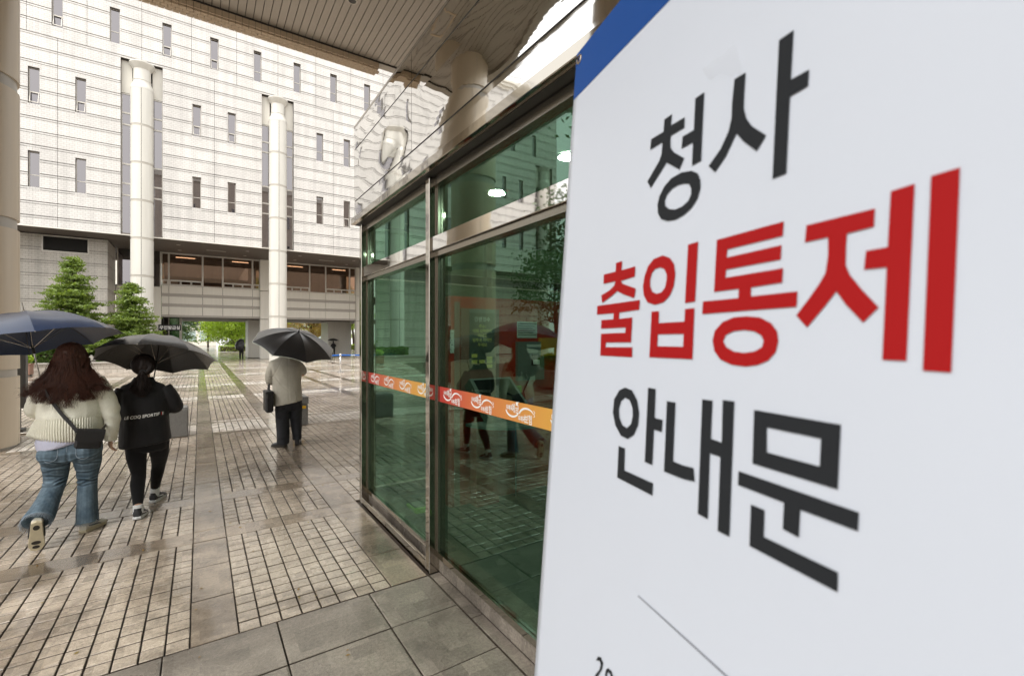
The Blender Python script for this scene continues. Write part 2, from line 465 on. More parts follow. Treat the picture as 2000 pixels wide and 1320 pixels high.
PW = .1131
cells = []          # x0,x1,y0,y1,mat,kind
def fill(x0, x1, y0, y1, mat, jx, jy, py=.1085, first=None, last=None):
    nx = max(1, round((x1 - x0) / PW)); ny = max(1, round((y1 - y0) / py))
    wx = (x1 - x0) / nx; wy = (y1 - y0) / ny
    for j in range(ny):
        m = mat
        if first and j == 0: m = first
        if last and j == ny - 1: m = last
        for i in range(nx):
            cells.append((x0 + i * wx + jx / 2, x0 + (i + 1) * wx - jx / 2, y0 + j * wy + jy / 2, y0 + (j + 1) * wy - jy / 2, m, 'paver'))
def slabs(x0, x1, y0, y1, mat, along, L, j=.006, off=0.):
    if along == 'y':
        n = max(1, round((y1 - y0) / L)); w = (y1 - y0) / n
        for k in range(n): cells.append((x0 + j / 2, x1 - j / 2, y0 + k * w + j / 2, y0 + (k + 1) * w - j / 2, mat, 'slab'))
    else:
        n = max(1, round((x1 - x0) / L)); w = (x1 - x0) / n
        for k in range(n): cells.append((x0 + k * w + j / 2, x0 + (k + 1) * w - j / 2, y0 + j / 2, y1 - j / 2, mat, 'slab'))
# long strips running away from the camera, setts between them
STR = [(-.045, .19), (1.09, 1.355), (3.70, 3.95), (4.87, 5.13), (7.5, 7.75), (-2.65, -2.40), (-3.82, -3.56), (-6.2, -5.95)]
XS = sorted(STR)
bays = []
edges = [-10.0] + [v for s in XS for v in s] + [16.0]
for i in range(0, len(edges), 2): bays.append((edges[i], edges[i + 1]))
# cross bands: (block y0, y1, style), the gap to the next block is a band of slabs
rows = [(3.10, 4.66, 'n'), (4.91, 5.73, 'n'), (5.98, 9.72, 'n'), (9.92, 11.0, 'w'), (11.18, 15.2, 'p'), (15.4, 16.25, 'w'), (16.45, 19.3, 'n'),
        (19.5, 20.4, 'w'), (20.6, 24.6, 'p'), (24.8, 25.7, 'w'), (25.9, 29.6, 'n'), (29.8, 30.7, 'w'), (30.9, 34.9, 'p'), (35.1, 36.0, 'w'), (36.2, 43.5, 'n')]
def seen(x0, x1, y0, y1):
    """the wedge of paving the photograph and its reflections can show"""
    return x1 > -max(.27 * y1 + .4, 6.0 if y1 < 15 else 0) and x0 < .42 * y1 + .5
for k, (y0, y1, st) in enumerate(rows):
    yb = rows[k + 1][0] if k + 1 < len(rows) else y1
    for (x0, x1) in bays:
        if not seen(x0, x1, y0, y1): continue
        small = (x1 - x0) < 1.0
        if y0 < 4.8 and x0 > 1.3: continue
        yy0 = max(y0, 4.95) if x0 > 1.3 else y0
        near = y1 < 5.8 and x0 > 0
        jx, jy = (.008, .010) if near else (.009, .0105)
        if st == 'n': fill(x0, x1, yy0, y1, 'paver', jx, jy)
        elif st == 'w': fill(x0, x1, yy0, y1, 'paver_white', .013, .007)
        else: fill(x0, x1, yy0, y1, 'paver_pink', .013, .007, first='paver_white', last='paver_white')
        if yb > y1: slabs(x0, x1, y1, yb, 'strip', 'x', .56)
    for (x0, x1) in XS:
        if not seen(x0, x1, y0, y1): continue
        slabs(x0, min(x1, 1.366) if y0 < 4.8 else x1, y0, y1, 'strip', 'y', .56)
        if yb > y1: slabs(x0, min(x1, 1.366) if y0 < 4.8 else x1, y1, yb, 'strip', 'y', .3)
# big granite flags in the foreground
ys = [3.095, 2.655, 2.165, 1.70, 1.24, .78, .32, -.14, -.6]
xs = [-3.46, -2.91, -2.36, -1.81, -1.26, -.71, -.165, .385, .935, 1.366]
for a in range(len(ys) - 1):
    for b_ in range(len(xs) - 1):
        cells.append((xs[b_] + .004, xs[b_ + 1] - .004, ys[a + 1] + .004, ys[a] - .004, 'granite', 'slab'))
for a in range(-1, 6):
    y0 = 3.095 - .62 * (a + 1)
    cells.append((1.372, 1.445, y0 - .62 + .003, y0 - .003, 'granite', 'slab'))
# keep only cells the wedge shows; rank by size in the picture
def vis(c):
    x, y = (c[0] + c[1]) / 2, (c[2] + c[3]) / 2; d = depth(x, y)
    if d < .5: return 0
    px = 1000 + 905 * (x * C_ - y * S_) / d; py = 660 + 905 * 1.7 / d
    if px < -40 or px > 1075 or py > 1345: return 0
    return (c[1] - c[0]) * (c[3] - c[2]) / d ** 3
def inwedge(c):
    x, y = (c[0] + c[1]) / 2, (c[2] + c[3]) / 2
    return (-max(.275 * y + .3, 6.0 if y < 15 else 0) < x < max(.42 * y + .2 if y > 5 else .30 * y + .45, 1.5))
cells = [c for c in cells if inwedge(c)]
pav = sorted([c for c in cells if c[5] == 'paver'], key=vis, reverse=True)
slb = sorted([c for c in cells if c[5] == 'slab'], key=vis, reverse=True)
def sett_unit(rg, top, b=.035):
    """unit stone, uneven top, worn arris; scaled per piece"""
    V = []; 
    for z, i in ((0, 0), (.86, 0), (1, b)):
        for sx, sy in ((-.5, -.5), (.5, -.5), (.5, .5), (-.5, .5)):
            V.append((sx * (1 - 2 * i) + (rg.uniform(-.012, .012) if i else 0), sy * (1 - 2 * i) + (rg.uniform(-.012, .012) if i else 0), z + (rg.uniform(-top, top) if i else 0)))
    F = []
    for l in (0, 4):
        for k in range(4): F.append((l + k, l + (k + 1) % 4, l + 4 + (k + 1) % 4, l + 4 + k))
    F.append((8, 9, 10, 11))
    return V, F
rg = random.Random(3)
units = [sett_unit(rg, .06) for _ in range(6)]; sunits = [sett_unit(rg, .02, .007) for _ in range(6)]
UM = {}
def dirty(me):
    me.materials.append(MAT['bed'])
    me.polygons.foreach_set('material_index', ([1] * 4 + [0] * 5) * (len(me.polygons) // 9)); me.update(); return me
HH = .022
def place_piece(c, rgen):
    k = (c[4], rgen.randrange(6))
    if k not in UM: UM[k] = dirty(mesh(c[5], (units if c[5] == 'paver' else sunits)[k[1]][0], units[k[1]][1], c[4]))
    sx, sy = c[1] - c[0], c[3] - c[2]
    put(c[5], UM[k], pave, ((c[0] + c[1]) / 2, (c[2] + c[3]) / 2, -HH + rgen.uniform(-.0015, .001)), scale=(sx, sy, HH),
        rot=(rgen.uniform(-.004, .004), rgen.uniform(-.004, .004), 0) if c[5] == 'paver' else None)
NP, NS = 300, 190
for c in pav[:NP]: place_piece(c, rg)
for c in slb[:NS]: place_piece(c, rg)
by = {}
for c in pav[NP:] + slb[NS:]: by.setdefault((c[4], c[5]), []).append(c)
for (m, kd), cs in by.items():
    A = np.array([[c[0], c[1], c[2], c[3]] for c in cs]); n = len(A)
    ui = np.random.randint(0, 6, n)
    U = np.array([u[0] for u in (units if kd == 'paver' else sunits)]); FF = np.array(units[0][1], dtype=int)
    P = U[ui].copy()
    P[:, :, 0] = P[:, :, 0] * (A[:, 1] - A[:, 0])[:, None] + ((A[:, 0] + A[:, 1]) / 2)[:, None]
    P[:, :, 1] = P[:, :, 1] * (A[:, 3] - A[:, 2])[:, None] + ((A[:, 2] + A[:, 3]) / 2)[:, None]
    P[:, :, 2] = P[:, :, 2] * HH - HH + np.random.uniform(-.0015, .001, n)[:, None]
    V = P.reshape(-1, 3); Fa = (FF[None] + (np.arange(n) * 12)[:, None, None]).reshape(-1, 4)
    me = bpy.data.meshes.new('paving'); me.from_pydata(V.tolist(), [], Fa.tolist()); me.materials.append(MAT[m]); dirty(me)
    o = put({'paver': 'distant_pavers', 'slab': 'distant_slabs'}[kd], me, pave); tag(o, kind='stuff')

# ================================================================== COURT BUILDING ACROSS THE COURT
FY = 37.0; BAYW = 7.655; COLX = [-2.99 + BAYW * i for i in range(-3, 5)]
XL, XR, ZT = -27.6, 31.0, 25.2
court = thing('court_building', (0, FY, 0), 'large pale tiled court building with narrow windows and round columns', 'building')
OV = 8.06
wins = []       # x0,x1,z0,z1
for z1, z0 in ((17.07, 14.99), (12.31, 10.27)):
    for xc in [COLX[0] - BAYW] + COLX:
        for dx in (2.59, 4.57):
            x0 = xc + dx
            if XL + .5 < x0 < XR - 1: wins.append((x0, x0 + .48, z0, z1))
for k in range(-9, 14):
    x0 = -4.53 + 2.555 * k
    if XL + .5 < x0 < XR - 1: wins.append((x0, x0 + .48, 19.70, 21.82))
rec = [(xc - 1.035, xc + 1.035, OV - .2, 18.94) for xc in COLX]
def cut(r, holes):
    """rectangle minus rectangles"""
    out = [r]
    for h in holes:
        nx = []
        for (a, b, c, d) in out:
            if h[1] <= a or h[0] >= b or h[3] <= c or h[2] >= d: nx.append((a, b, c, d)); continue
            x0, x1 = max(a, h[0]), min(b, h[1])
            if h[0] > a: nx.append((a, h[0], c, d))
            if h[1] < b: nx.append((h[1], b, c, d))
            if h[2] > c: nx.append((x0, x1, c, h[2]))
            if h[3] < d: nx.append((x0, x1, h[3], d))
        out = nx
    return [q for q in out if q[1] - q[0] > .03 and q[3] - q[2] > .02]
holes = wins + rec
core = MB()
for r in cut((XL, XR, OV, ZT), holes): core.box(r[0], r[1], FY + .045, FY + .40, r[2], r[3])
core.obj('wall_core', 'groove', court)
zc = [OV] + [8.667 + .799 * k for k in range(0, 21)] + [ZT]
zc = sorted(z for z in zc if z <= ZT)
jl = [-6.84 + BAYW * k for k in range(-3, 6)]; ju = [-5.56 + 2.555 * k for k in range(-9, 15)]
rest = MB(); lips = MB(); npan = 0
for i in range(len(zc) - 1):
    z0, z1 = zc[i], zc[i + 1]
    if z1 - z0 < .1: continue
    js = [XL] + [x for x in (ju if z0 > 18.8 else jl) if XL + .3 < x < XR - .3] + [XR]
    for k in range(len(js) - 1):
        tall = (js[k] + .009, js[k + 1] - .009, z0 + .020, z1 - .145)
        thin = (js[k] + .009, js[k + 1] - .009, z1 - .116, z1 - .024)
        if not (js[k] < 11 and js[k + 1] > -9.6 and z0 < 24):
            for t in (tall, thin):
                for q in cut(t, holes): rest.box(q[0], q[1], FY, FY + .046, q[2], q[3])
            continue
        # separate panel objects, one for each stretch between openings
        for q in cut(tall, holes): B(q[0], q[1], FY, FY + .046, q[2], q[3]).obj('wall_panel', 'tile', court); npan += 1
        for q in cut(thin, holes): lips.box(q[0], q[1], FY, FY + .046, q[2], q[3])
tag(rest.obj('distant_wall_panels', 'tile', court), kind='stuff')
tag(lips.obj('thin_tile_courses', 'tile', court), kind='stuff'); print('panels', npan)
# reveals of the window openings are the wall core; frames and panes
def win_mesh():
    f = .045; w, h = .48, 2.08
    m = MB(); m.box(0, f, 0, .06, 0, h); m.box(w - f, w, 0, .06, 0, h); m.box(f, w - f, 0, .06, 0, f); m.box(f, w - f, 0, .06, h - f, h); m.box(f, w - f, 0, .06, h * .34, h * .34 + f)
    return m.mesh('window_frame', 'frame')
WM = win_mesh()
pu = B(.045, .435, .025, .035, .752, 2.035).mesh('pane', 'glass_win'); pl = B(.045, .435, .025, .035, .045, .707).mesh('pane', 'glass_win')
def sash():
    f = .03; m = MB(); w0, w1, z0, z1 = .05, .43, .05, .70
    for a in ((w0, w0 + f, z0, z1), (w1 - f, w1, z0, z1), (w0 + f, w1 - f, z0, z0 + f), (w0 + f, w1 - f, z1 - f, z1)): m.box(a[0], a[1], -.02, .02, a[2] - .70, a[3] - .70)
    return m.mesh('sash', 'frame')
SM = sash(); SP = B(.08, .40, -.005, .005, -.62, -.03).mesh('pane', 'glass_win')
sill = MB().box(-.05, .53, -.05, .17, -.07, 0).mesh('sill', 'tile')
for (x0, x1, z0, z1) in wins:
    vis_ = -9.5 < x0 < 11
    w = put('window', WM, court, (x0, FY + .17, z0)); w.scale = (1, 1, (z1 - z0) / 2.08)
    put('pane', pu, w, (0, random.uniform(0, .006), 0), local=True, rot=(random.uniform(-.012, .012), 0, random.uniform(-.012, .012)))
    if vis_ and random.random() < .35:
        s = put('sash', SM, w, (0, 0, .70), local=True, rot=(random.choice((-.28, -.18)), 0, 0)); 
        put('pane', pl, w, (0, .05, 0), local=True)
    else: put('pane', pl, w, (0, 0, 0), local=True)
    if vis_:
        hd = MB()
        for k in range(5): hd.box(x0 - .02 + k * .106, x0 - .02 + k * .106 + .094, FY - .006, FY + .02, z0 - .2, z0 - .012)
        hd.obj('window_apron', 'tile', court)
        hd = MB()
        for k in range(5): hd.box(x0 - .02 + k * .106, x0 - .02 + k * .106 + .094, FY - .006, FY + .02, z1 + .012, z1 + .22)
        hd.obj('window_lintel', 'tile', court)
# columns with clad drums
def arc_drum(r, z0, z1, g=.012, n=10):
    m = MB()
    for q in range(4):
        a0 = q * math.pi / 2 + g / r; a1 = (q + 1) * math.pi / 2 - g / r
        m.lathe([(r - .03, z0), (r, z0), (r, z1), (r - .03, z1)], n, a0=a0, a1=a1)
    return m
drum_full = arc_drum(.58, 0, 2.20)
DR = drum_full.mesh('drum', 'drum'); autosmooth(DR)
RGm = MB().lathe([(.50, 0), (.565, 0), (.565, .12), (.50, .12)], 40).mesh('ring', 'ring'); autosmooth(RGm)
for ci, xc in enumerate(COLX):
    c = MB().lathe([(.545, 0), (.545, 17.2)], 32, (xc, FY + .05)).obj('column', 'groove', court, smooth=True)
    for k in range(8):
        zt = 17.13 - 2.33 * k
        z0 = zt - 2.21
        if z0 < -.5: 
            put('drum', DR, c, (xc, FY + .05, 0), scale=(1, 1, (zt - .0) / 2.20)); break
        put('drum', DR, c, (xc, FY + .05, z0)); put('ring', RGm, c, (xc, FY + .05, z0 - .12))
    cap = MB().lathe([(.585, 17.12), (.59, 17.26), (.57, 17.30), (.455, 17.62), (.45, 17.68), (.47, 17.70), (.47, 17.74), (.44, 17.76), (.435, 18.40), (.47, 18.44), (.60, 18.66), (.64, 18.72), (.64, 18.80), (.3, 18.86)], 40, (xc, FY + .05)).obj('capital', 'drum', c); autosmooth(cap, 30)
    # recess back and side lights
    rb = B(xc - 1.035, xc + 1.035, FY + .55, FY + .62, OV, 18.94).obj('recess_wall', 'groove', court)
    for sd in (-1, 1):
        xa, xb = sorted((xc + sd * 1.03, xc + sd * .50))
        B(xa, xb, FY + .28, FY + .34, 16.9, 18.90).obj('cream_panel', 'panel', court)
        fr = MB(); pz = []
        z = 16.86
        seq = [1.2, .72, 2.45, 1.2, .72, 2.45]
        for q, hgt in enumerate(seq):
            z0 = max(z - hgt, OV - .05)
            f = .05
            fr.box(xa, xa + f, FY + .26, FY + .34, z0, z); fr.box(xb - f, xb, FY + .26, FY + .34, z0, z)
            fr.box(xa + f, xb - f, FY + .26, FY + .34, z0, z0 + f); fr.box(xa + f, xb - f, FY + .26, FY + .34, z - f, z)
            pz.append((xa + f, xb - f, z0 + f, z - f)); z = z0
            if z <= OV: break
        fo = fr.obj('side_window', 'frame', court)
        for p in pz: B(p[0], p[1], FY + .30, FY + .31, p[2], p[3]).obj('pane', 'glass_win', fo)
# parapet, cornice, roof rail
m = MB()
for z0, z1, o_ in ((25.2, 25.45, .10), (25.45, 25.75, .28), (25.75, 26.0, .42)): m.box(XL - o_, XR, FY - o_, FY + 1.2, z0, z1)
m.obj('cornice', 'panel', court)
m = MB().tube([(XL, FY + .2, 26.9), (XR, FY + .2, 26.9)], .03, 6)
for k in range(39): m.box(XL + k * 1.5, XL + k * 1.5 + .04, FY + .18, FY + .22, 26.0, 26.9)
m.obj('roof_rail', 'dark_metal', court)
m = MB().box(XL, XR, FY + .63, 52, OV + .30, 25.2); m.obj('upper_block', 'interior_dark', court)
B(XL, XL + .05, FY + .4, 52, OV, 25.2).obj('end_wall', 'tile', court)
# soffit of the overhang
B(XL, XR, FY + .05, 45.2, OV - .005, OV + .12).obj('soffit', 'soffit', court)
m = MB().box(XL, XR, FY - .015, FY + .05, OV - .03, OV + .02); m.obj('overhang_edge', 'panel', court)
# lower left wall, tiled, with a louvre
LY = 39.3
lo = (-27.0, -4.92)
lv = (-7.97, -5.80, 6.98, 7.98)
cr = MB()
for r in cut((lo[0], lo[1], 0, OV - .01), [lv]): cr.box(r[0], r[1], LY + .04, LY + .5, r[2], r[3])
cr.obj('lower_wall_core', 'groove', court)
z = 0.1; rws = []
while z < OV - .2:
    rws.append((z, min(z + .79, OV - .012))); z += .79
for (z0, z1) in rws:
    for (x0, x1) in ((-27, -20), (-20, -14.5), (-14.5, -9.7), (-9.7, lo[1])):
        for (za, zb) in ((z0 + .014, z1 - .15), (z1 - .13, z1 - .014)):
            for q in cut((x0 + .005, x1, za, zb), [lv]): B(q[0], q[1], LY, LY + .042, q[2], q[3]).obj('lower_wall_panel', 'tile_low', court)
m = MB()
for (z0, z1) in rws:
    m2 = MB().box(lo[1] - .05, lo[1] + .002, LY + .003, 42.7, z0 + .014, z1 - .15).box(lo[1] - .05, lo[1] + .002, LY + .003, 42.7, z1 - .13, z1 - .014)
    m2.obj('return_wall_panel', 'tile_low', court)
B(lo[1] - .4, lo[1] - .02, LY + .5, 42.7, 0, OV - .01).obj('return_wall_core', 'groove', court)
fr = MB(); f = .07
fr.box(lv[0], lv[1], LY - .03, LY + .06, lv[2], lv[2] + f).box(lv[0], lv[1], LY - .03, LY + .06, lv[3] - f, lv[3]).box(lv[0], lv[0] + f, LY - .03, LY + .06, lv[2] + f, lv[3] - f).box(lv[1] - f, lv[1], LY - .03, LY + .06, lv[2] + f, lv[3] - f)
lvo = fr.obj('louvre', 'frame', court)
B(lv[0] + f, lv[1] - f, LY + .2, LY + .22, lv[2] + f, lv[3] - f).obj('louvre_back', 'ceil_dark', lvo)
for k in range(15):
    zz = lv[2] + f + .02 + k * .0565
    MB().add([(lv[0] + f, LY + .0, zz), (lv[1] - f, LY + .0, zz), (lv[1] - f, LY + .06, zz + .04), (lv[0] + f, LY + .06, zz + .04), (lv[0] + f, LY + .0, zz - .008), (lv[1] - f, LY + .0, zz - .008), (lv[1] - f, LY + .06, zz + .032), (lv[0] + f, LY + .06, zz + .032)],
             [(0, 1, 2, 3), (7, 6, 5, 4), (0, 4, 5, 1), (3, 2, 6, 7), (0, 3, 7, 4), (1, 5, 6, 2)]).obj('louvre_slat', 'dark_metal', lvo)
# bridge storey over the passage: piers, windows, cream panels
BY = 42.8
m = B(-4.9, -2.36, BY, BY + .3, 0, 5.4).obj('pier', 'panel', court)
sw = MB(); f = .07
for a in ((-4.85, -4.78), (-3.7, -3.63), (-2.43, -2.36)): sw.box(a[0], a[1], BY - .02, BY + .06, 5.4, OV)
sw.box(-4.78, -2.43, BY - .02, BY + .06, 5.4, 5.47)
swo = sw.obj('corner_window', 'frame', court)
B(-4.78, -3.7, BY, BY + .01, 5.47, OV).obj('pane', 'glass_win', swo); B(-3.63, -2.43, BY, BY + .01, 5.47, OV).obj('pane', 'glass_win', swo)
for b0 in (0, BAYW):
    xe = [-2.34 + b0, -1.90 + b0, .19 + b0, 1.50 + b0, 3.54 + b0, 4.07 + b0]
    for k in range(5):
        x0, x1 = xe[k], xe[k + 1]
        fr = MB(); f = .055
        fr.box(x0, x0 + f, BY - .03, BY + .05, 5.607, OV - .01).box(x1 - f, x1, BY - .03, BY + .05, 5.607, OV - .01)
        fr.box(x0 + f, x1 - f, BY - .03, BY + .05, OV - .12, OV - .01).box(x0 + f, x1 - f, BY - .03, BY + .05, 5.607, 5.607 + f)
        small = k != 2
        if small: fr.box(x0 + f, x1 - f, BY - .03, BY + .05, 5.97, 6.03)
        wo_ = fr.obj('bridge_window', 'frame', court)
        B(x0 + f, x1 - f, BY + .005, BY + .015, 6.03 if small else 5.662, OV - .12).obj('pane', 'glass_brown', wo_)
        if small:
            n = 3 if x1 - x0 > 1 else 1; w = (x1 - x0 - 2 * f) / n
            for q in range(n):
                a = x0 + f + q * w; b_ = a + w; g = .05
                fq = MB().box(a + .01, a + g, BY - .045, BY + .03, 5.67, 5.965).box(b_ - g, b_ - .01, BY - .045, BY + .03, 5.67, 5.965).box(a + g, b_ - g, BY - .045, BY + .03, 5.67, 5.71).box(a + g, b_ - g, BY - .045, BY + .03, 5.925, 5.965)
                fq.obj('vent_sash', 'frame', wo_); B(a + g, b_ - g, BY - .01, BY, 5.71, 5.925).obj('pane', 'glass_brown', wo_)
        for (z0, z1) in ((5.02, 5.595), (4.26, 4.79), (3.41, 4.03)):
            MB().bbox(x0 + .012, x1 - .012, BY - .02, BY + .08, z0, z1, .008).obj('cladding_panel', 'panel', court)
        for (z0, z1) in ((4.80, 5.01), (4.04, 4.25), (3.27, 3.40)):
            B(x0, x1, BY + .01, BY + .08, z0, z1).obj('cladding_band', 'panel_band', court)
    B(xe[0], xe[5], BY + .08, BY + .12, 3.27, 5.607).obj('cladding_core', 'groove', court)
    for (xa, xb) in ((4.07 + b0, 5.30 + b0),):
        for (z0, z1) in ((0, 3.2), (3.24, 5.50), (5.54, OV - .01)): MB().bbox(xa + .005, xb - .005, BY - .25, BY + .35, z0, z1, .01).obj('pier_panel', 'panel', court)
    # room behind the glass with its lit tubes
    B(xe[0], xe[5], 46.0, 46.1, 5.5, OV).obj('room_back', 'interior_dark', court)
    for (ta, tb) in ((-1.50, -.28), (2.15, 3.30)):
        B(ta + b0, tb + b0, 43.25, 43.33, 7.78, 7.83).obj('tube_lamp', 'lamp', court)
    for (lx, ly) in ((-1.2, 39.0), (2.9, 39.0), (-1.2, 41.3), (2.9, 41.3)):
        m = MB().lathe([(.0, OV - .02), (.11, OV - .02), (.13, OV - .008)], 16, (lx + b0, ly)); m.obj('soffit_lamp', 'frame', court)
    B(.4 + b0, 1.6 + b0, 40.0, 40.18, OV - .03, OV - .006).obj('soffit_vent', 'panel_band', court)
B(XL, XR, BY + .12, 52, 3.25, 3.40).obj('passage_soffit', 'soffit', court)
B(XL, XR, BY + .12, 52, 5.40, 5.5).obj('bridge_floor', 'interior_dark', court)
MB().bbox(3.45, 4.55, 45.6, 48.4, 0, 3.25, .02).obj('passage_pier', 'panel', court)
MB().bbox(10.05, 12.2, 46.0, 49.0, 0, 3.25, .02).obj('passage_pier', 'panel', court)
B(13.6, 31.0, 39.3, 43, 0, OV - .01).obj('right_wall', 'tile_low', court)
# entrance lobby at the left of the passage with its sign
B(-9, -2.0, 45.5, 51, 0, 3.25).obj('lobby_wall', 'groove', court)
lob = MB().box(-2.0, -1.93, 44.2, 44.3, 0, 3.25).box(-1.3, -1.15, 44.2, 44.35, 0, 3.25).box(-1.93, -1.3, 44.2, 44.3, 2.55, 2.62)
lbo = lob.obj('lobby_frame', 'frame', court); B(-1.93, -1.3, 44.24, 44.25, 0, 3.25).obj('pane', 'glass', lbo)
sg = thing('issuing_room_sign', (-1.9, 42.4, 2.44), 'small black hanging sign with white lettering at the left of the passage', 'sign')
B(-2.5, -1.15, 42.36, 42.42, 2.25, 2.68).obj('sign_board', 'black', sg)
MB().tube([(-2.2, 42.39, 2.68), (-2.2, 42.39, 3.27)], .015, 6).tube([(-1.4, 42.39, 2.68), (-1.4, 42.39, 3.27)], .015, 6).obj('hanger', 'dark_metal', sg)
text_part('lettering', '무인발급실', .27, 'ink_white', sg, Matrix.Translation((-1.82, 42.355, 2.36)) @ Matrix.Rotation(R(90), 4, 'X'), .004)
# ================================================================== MAIN BUILDING BEHIND AND ITS CANOPY
mainb = thing('main_building', (8, -8, 0), 'brown tiled building behind the viewer, mirrored in the windows across the court', 'building')
B(-5.2, 30, -22, -7, 0, 24.5).obj('wall', 'tile_main', mainb)
B(5.6, 30, -6.99, 11.4, 0, 12.0).obj('wing_wall', 'tile_main', mainb)
B(-5.4, 30, -22, -6.8, 24.5, 25.2).obj('parapet', 'panel', mainb)
wmb = MB(); 
for xw in (-3.5, -1.0, 1.5, 4.0, 6.5, 9, 11.5, 14):
    for zw in (9.6, 14.3, 19.0):
        w = put('window', WM, mainb, (xw, -6.93, zw), rot=(0, 0, 0)); put('pane', pu, w, (0, .03, 0), local=True); put('pane', pl, w, (0, .03, 0), local=True)

can = thing('entrance_canopy', (-2.95, 10.45, 0), 'high slatted entrance canopy with a brick edge beam carried on round beige columns', 'canopy')
CZ = 8.70; CY1 = 11.62
SLW = .152
sm_ = MB(); g = .014
sm_.box(0, SLW - g, -18.6, 0, 0, .03)
SLM = sm_.mesh('ceiling_slat', 'slat')
x = -3.58; k = 0
while x < 5.5:
    put('ceiling_slat', SLM, can, (x, CY1, CZ)); x += SLW
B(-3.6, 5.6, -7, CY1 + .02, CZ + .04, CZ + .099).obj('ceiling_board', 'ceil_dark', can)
B(-3.86, 5.6, -7, 12.0, CZ + .10, CZ + .9).obj('canopy_roof', 'slat', can)
B(-3.86, -3.60, -7, 12.0, CZ - .12, CZ + .098).obj('side_beam', 'slat', can)
# edge beam faced in tan bricks (inner face and underside)
BX0, BX1 = -2.35, 3.79
B(BX0 + .01, BX1 - .01, CY1 + .05, 12.0, CZ - .15, CZ + .3).obj('edge_beam', 'mortar', can)
br1 = MB().bbox(0, .118, 0, .04, 0, .128, .004).mesh('brick', 'brick'); br2 = MB().bbox(0, .118, 0, .10, 0, .04, .004).mesh('brick', 'brick')
n = int((BX1 - BX0) / .125)
for k in range(n):
    xx = BX0 + k * .125
    put('brick', br1, can, (xx, CY1 + .02, CZ - .155))
    for r_ in range(3): put('brick', br2, can, (xx + (.06 if r_ % 2 else 0), CY1 + .07 + r_ * .106, CZ - .185))
B(-3.59, BX0, CY1 + .03, 11.9, CZ - .02, CZ + .3).obj('edge_trim', 'slat', can); B(BX1, 5.6, CY1 + .03, 11.9, CZ - .02, CZ + .3).obj('edge_trim', 'slat', can)
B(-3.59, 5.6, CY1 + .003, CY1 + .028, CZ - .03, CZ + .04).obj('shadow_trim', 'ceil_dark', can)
dl = MB().lathe([(.075, CZ + .01), (.078, CZ - .012), (.105, CZ - .012), (.11, CZ)], 28, (2.63, 9.84)).obj('downlight', 'frame', can); autosmooth(dl)
MB().lathe([(0, CZ - .002), (.075, CZ - .002)], 20, (2.63, 9.84)).obj('lens', 'dark_metal', dl)
hf = MB(); hx0, hx1, hy0, hy1 = -1.9, -.9, 9.0, 9.9
for a in ((hx0, hx1, hy0, hy0 + .05), (hx0, hx1, hy1 - .05, hy1), (hx0, hx0 + .05, hy0 + .05, hy1 - .05), (hx1 - .05, hx1, hy0 + .05, hy1 - .05)): hf.box(a[0], a[1], a[2], a[3], CZ - .012, CZ - .001)
hf.obj('ceiling_hatch', 'brick', can)
def canopy_column(cx, cy, rings):
    c = MB().lathe([(.545, 0), (.545, CZ)], 48, (cx, cy)).obj('column', 'ring', can, smooth=True)
    z = 0.03
    for (a, b_) in rings + [(CZ, CZ)]:
        m = arc_drum(.575, z, a, .004, 16); m.V = [(v[0] + cx, v[1] + cy, v[2]) for v in m.V]
        o = m.obj('drum', 'canopy_col', c); autosmooth(o); z = b_
    return c
canopy_column(-2.95, 10.45, [(1.095, 1.216), (3.39, 3.556), (5.55, 5.73), (7.75, 7.90)])
canopy_column(-2.95, 5.0, [(1.095, 1.216), (3.39, 3.556), (5.55, 5.73), (7.75, 7.90)])

# ================================================================== GLASS ENTRANCE PORCH
porch = thing('glass_porch', (1.45, 4.0, 0), 'green glass entrance porch with polished steel frame and wavy mirrored fascia', 'entrance')
GX = 1.445; PYE = 4.86; PY0 = -2.2; XB = 5.55
posts = [4.79, 3.10, 1.41, -.28, -1.97]
for y in posts:
    MB().bbox(1.37, 1.50, y, y + .065, 0, 2.86, .003).obj('post', 'steel', porch)
    B(GX - .018, GX + .022, y - .026, y - .001, .15, 2.86).obj('glass_bead', 'steel_dull', porch)
LOGO = None
# printed band artwork (colour printed as a gradient along each bay)
def band_mat():
    b = NB('red to orange printed film'); p = b.pos()
    sp = b.n('ShaderNodeSeparateXYZ'); b.l(p, sp.inputs[0])
    t = b.math('FRACT', b.math('DIVIDE', b.math('SUBTRACT', 4.79, sp.outputs[1]), 1.69))
    c = b.ramp(t, (0., (.46, .03, .025)), (.16, (.58, .085, .045)), (.45, (.66, .22, .06)), (.85, (.72, .40, .07)))
    b.bsdf(Base_Color=c, Roughness=.4); return b.m
MAT['band'] = band_mat()
def strokes_arc(cx, cy, r, a0, a1, w0, w1, n=14):
    """crescent: thick in the middle"""
    V = []; F = []
    for k in range(n + 1):
        t = k / n; a = a0 + (a1 - a0) * t; w = w0 * (1 - t) + w1 * t
        w = w * math.sin(math.pi * min(max(.08 + .84 * t, 0), 1)) ** .6
        V += [(cx + (r - w) * math.cos(a), cy + (r - w) * math.sin(a) * .62, 0), (cx + r * math.cos(a), cy + r * math.sin(a) * .62, 0)]
    for k in range(n): F.append((2 * k, 2 * k + 1, 2 * k + 3, 2 * k + 2))
    return V, F
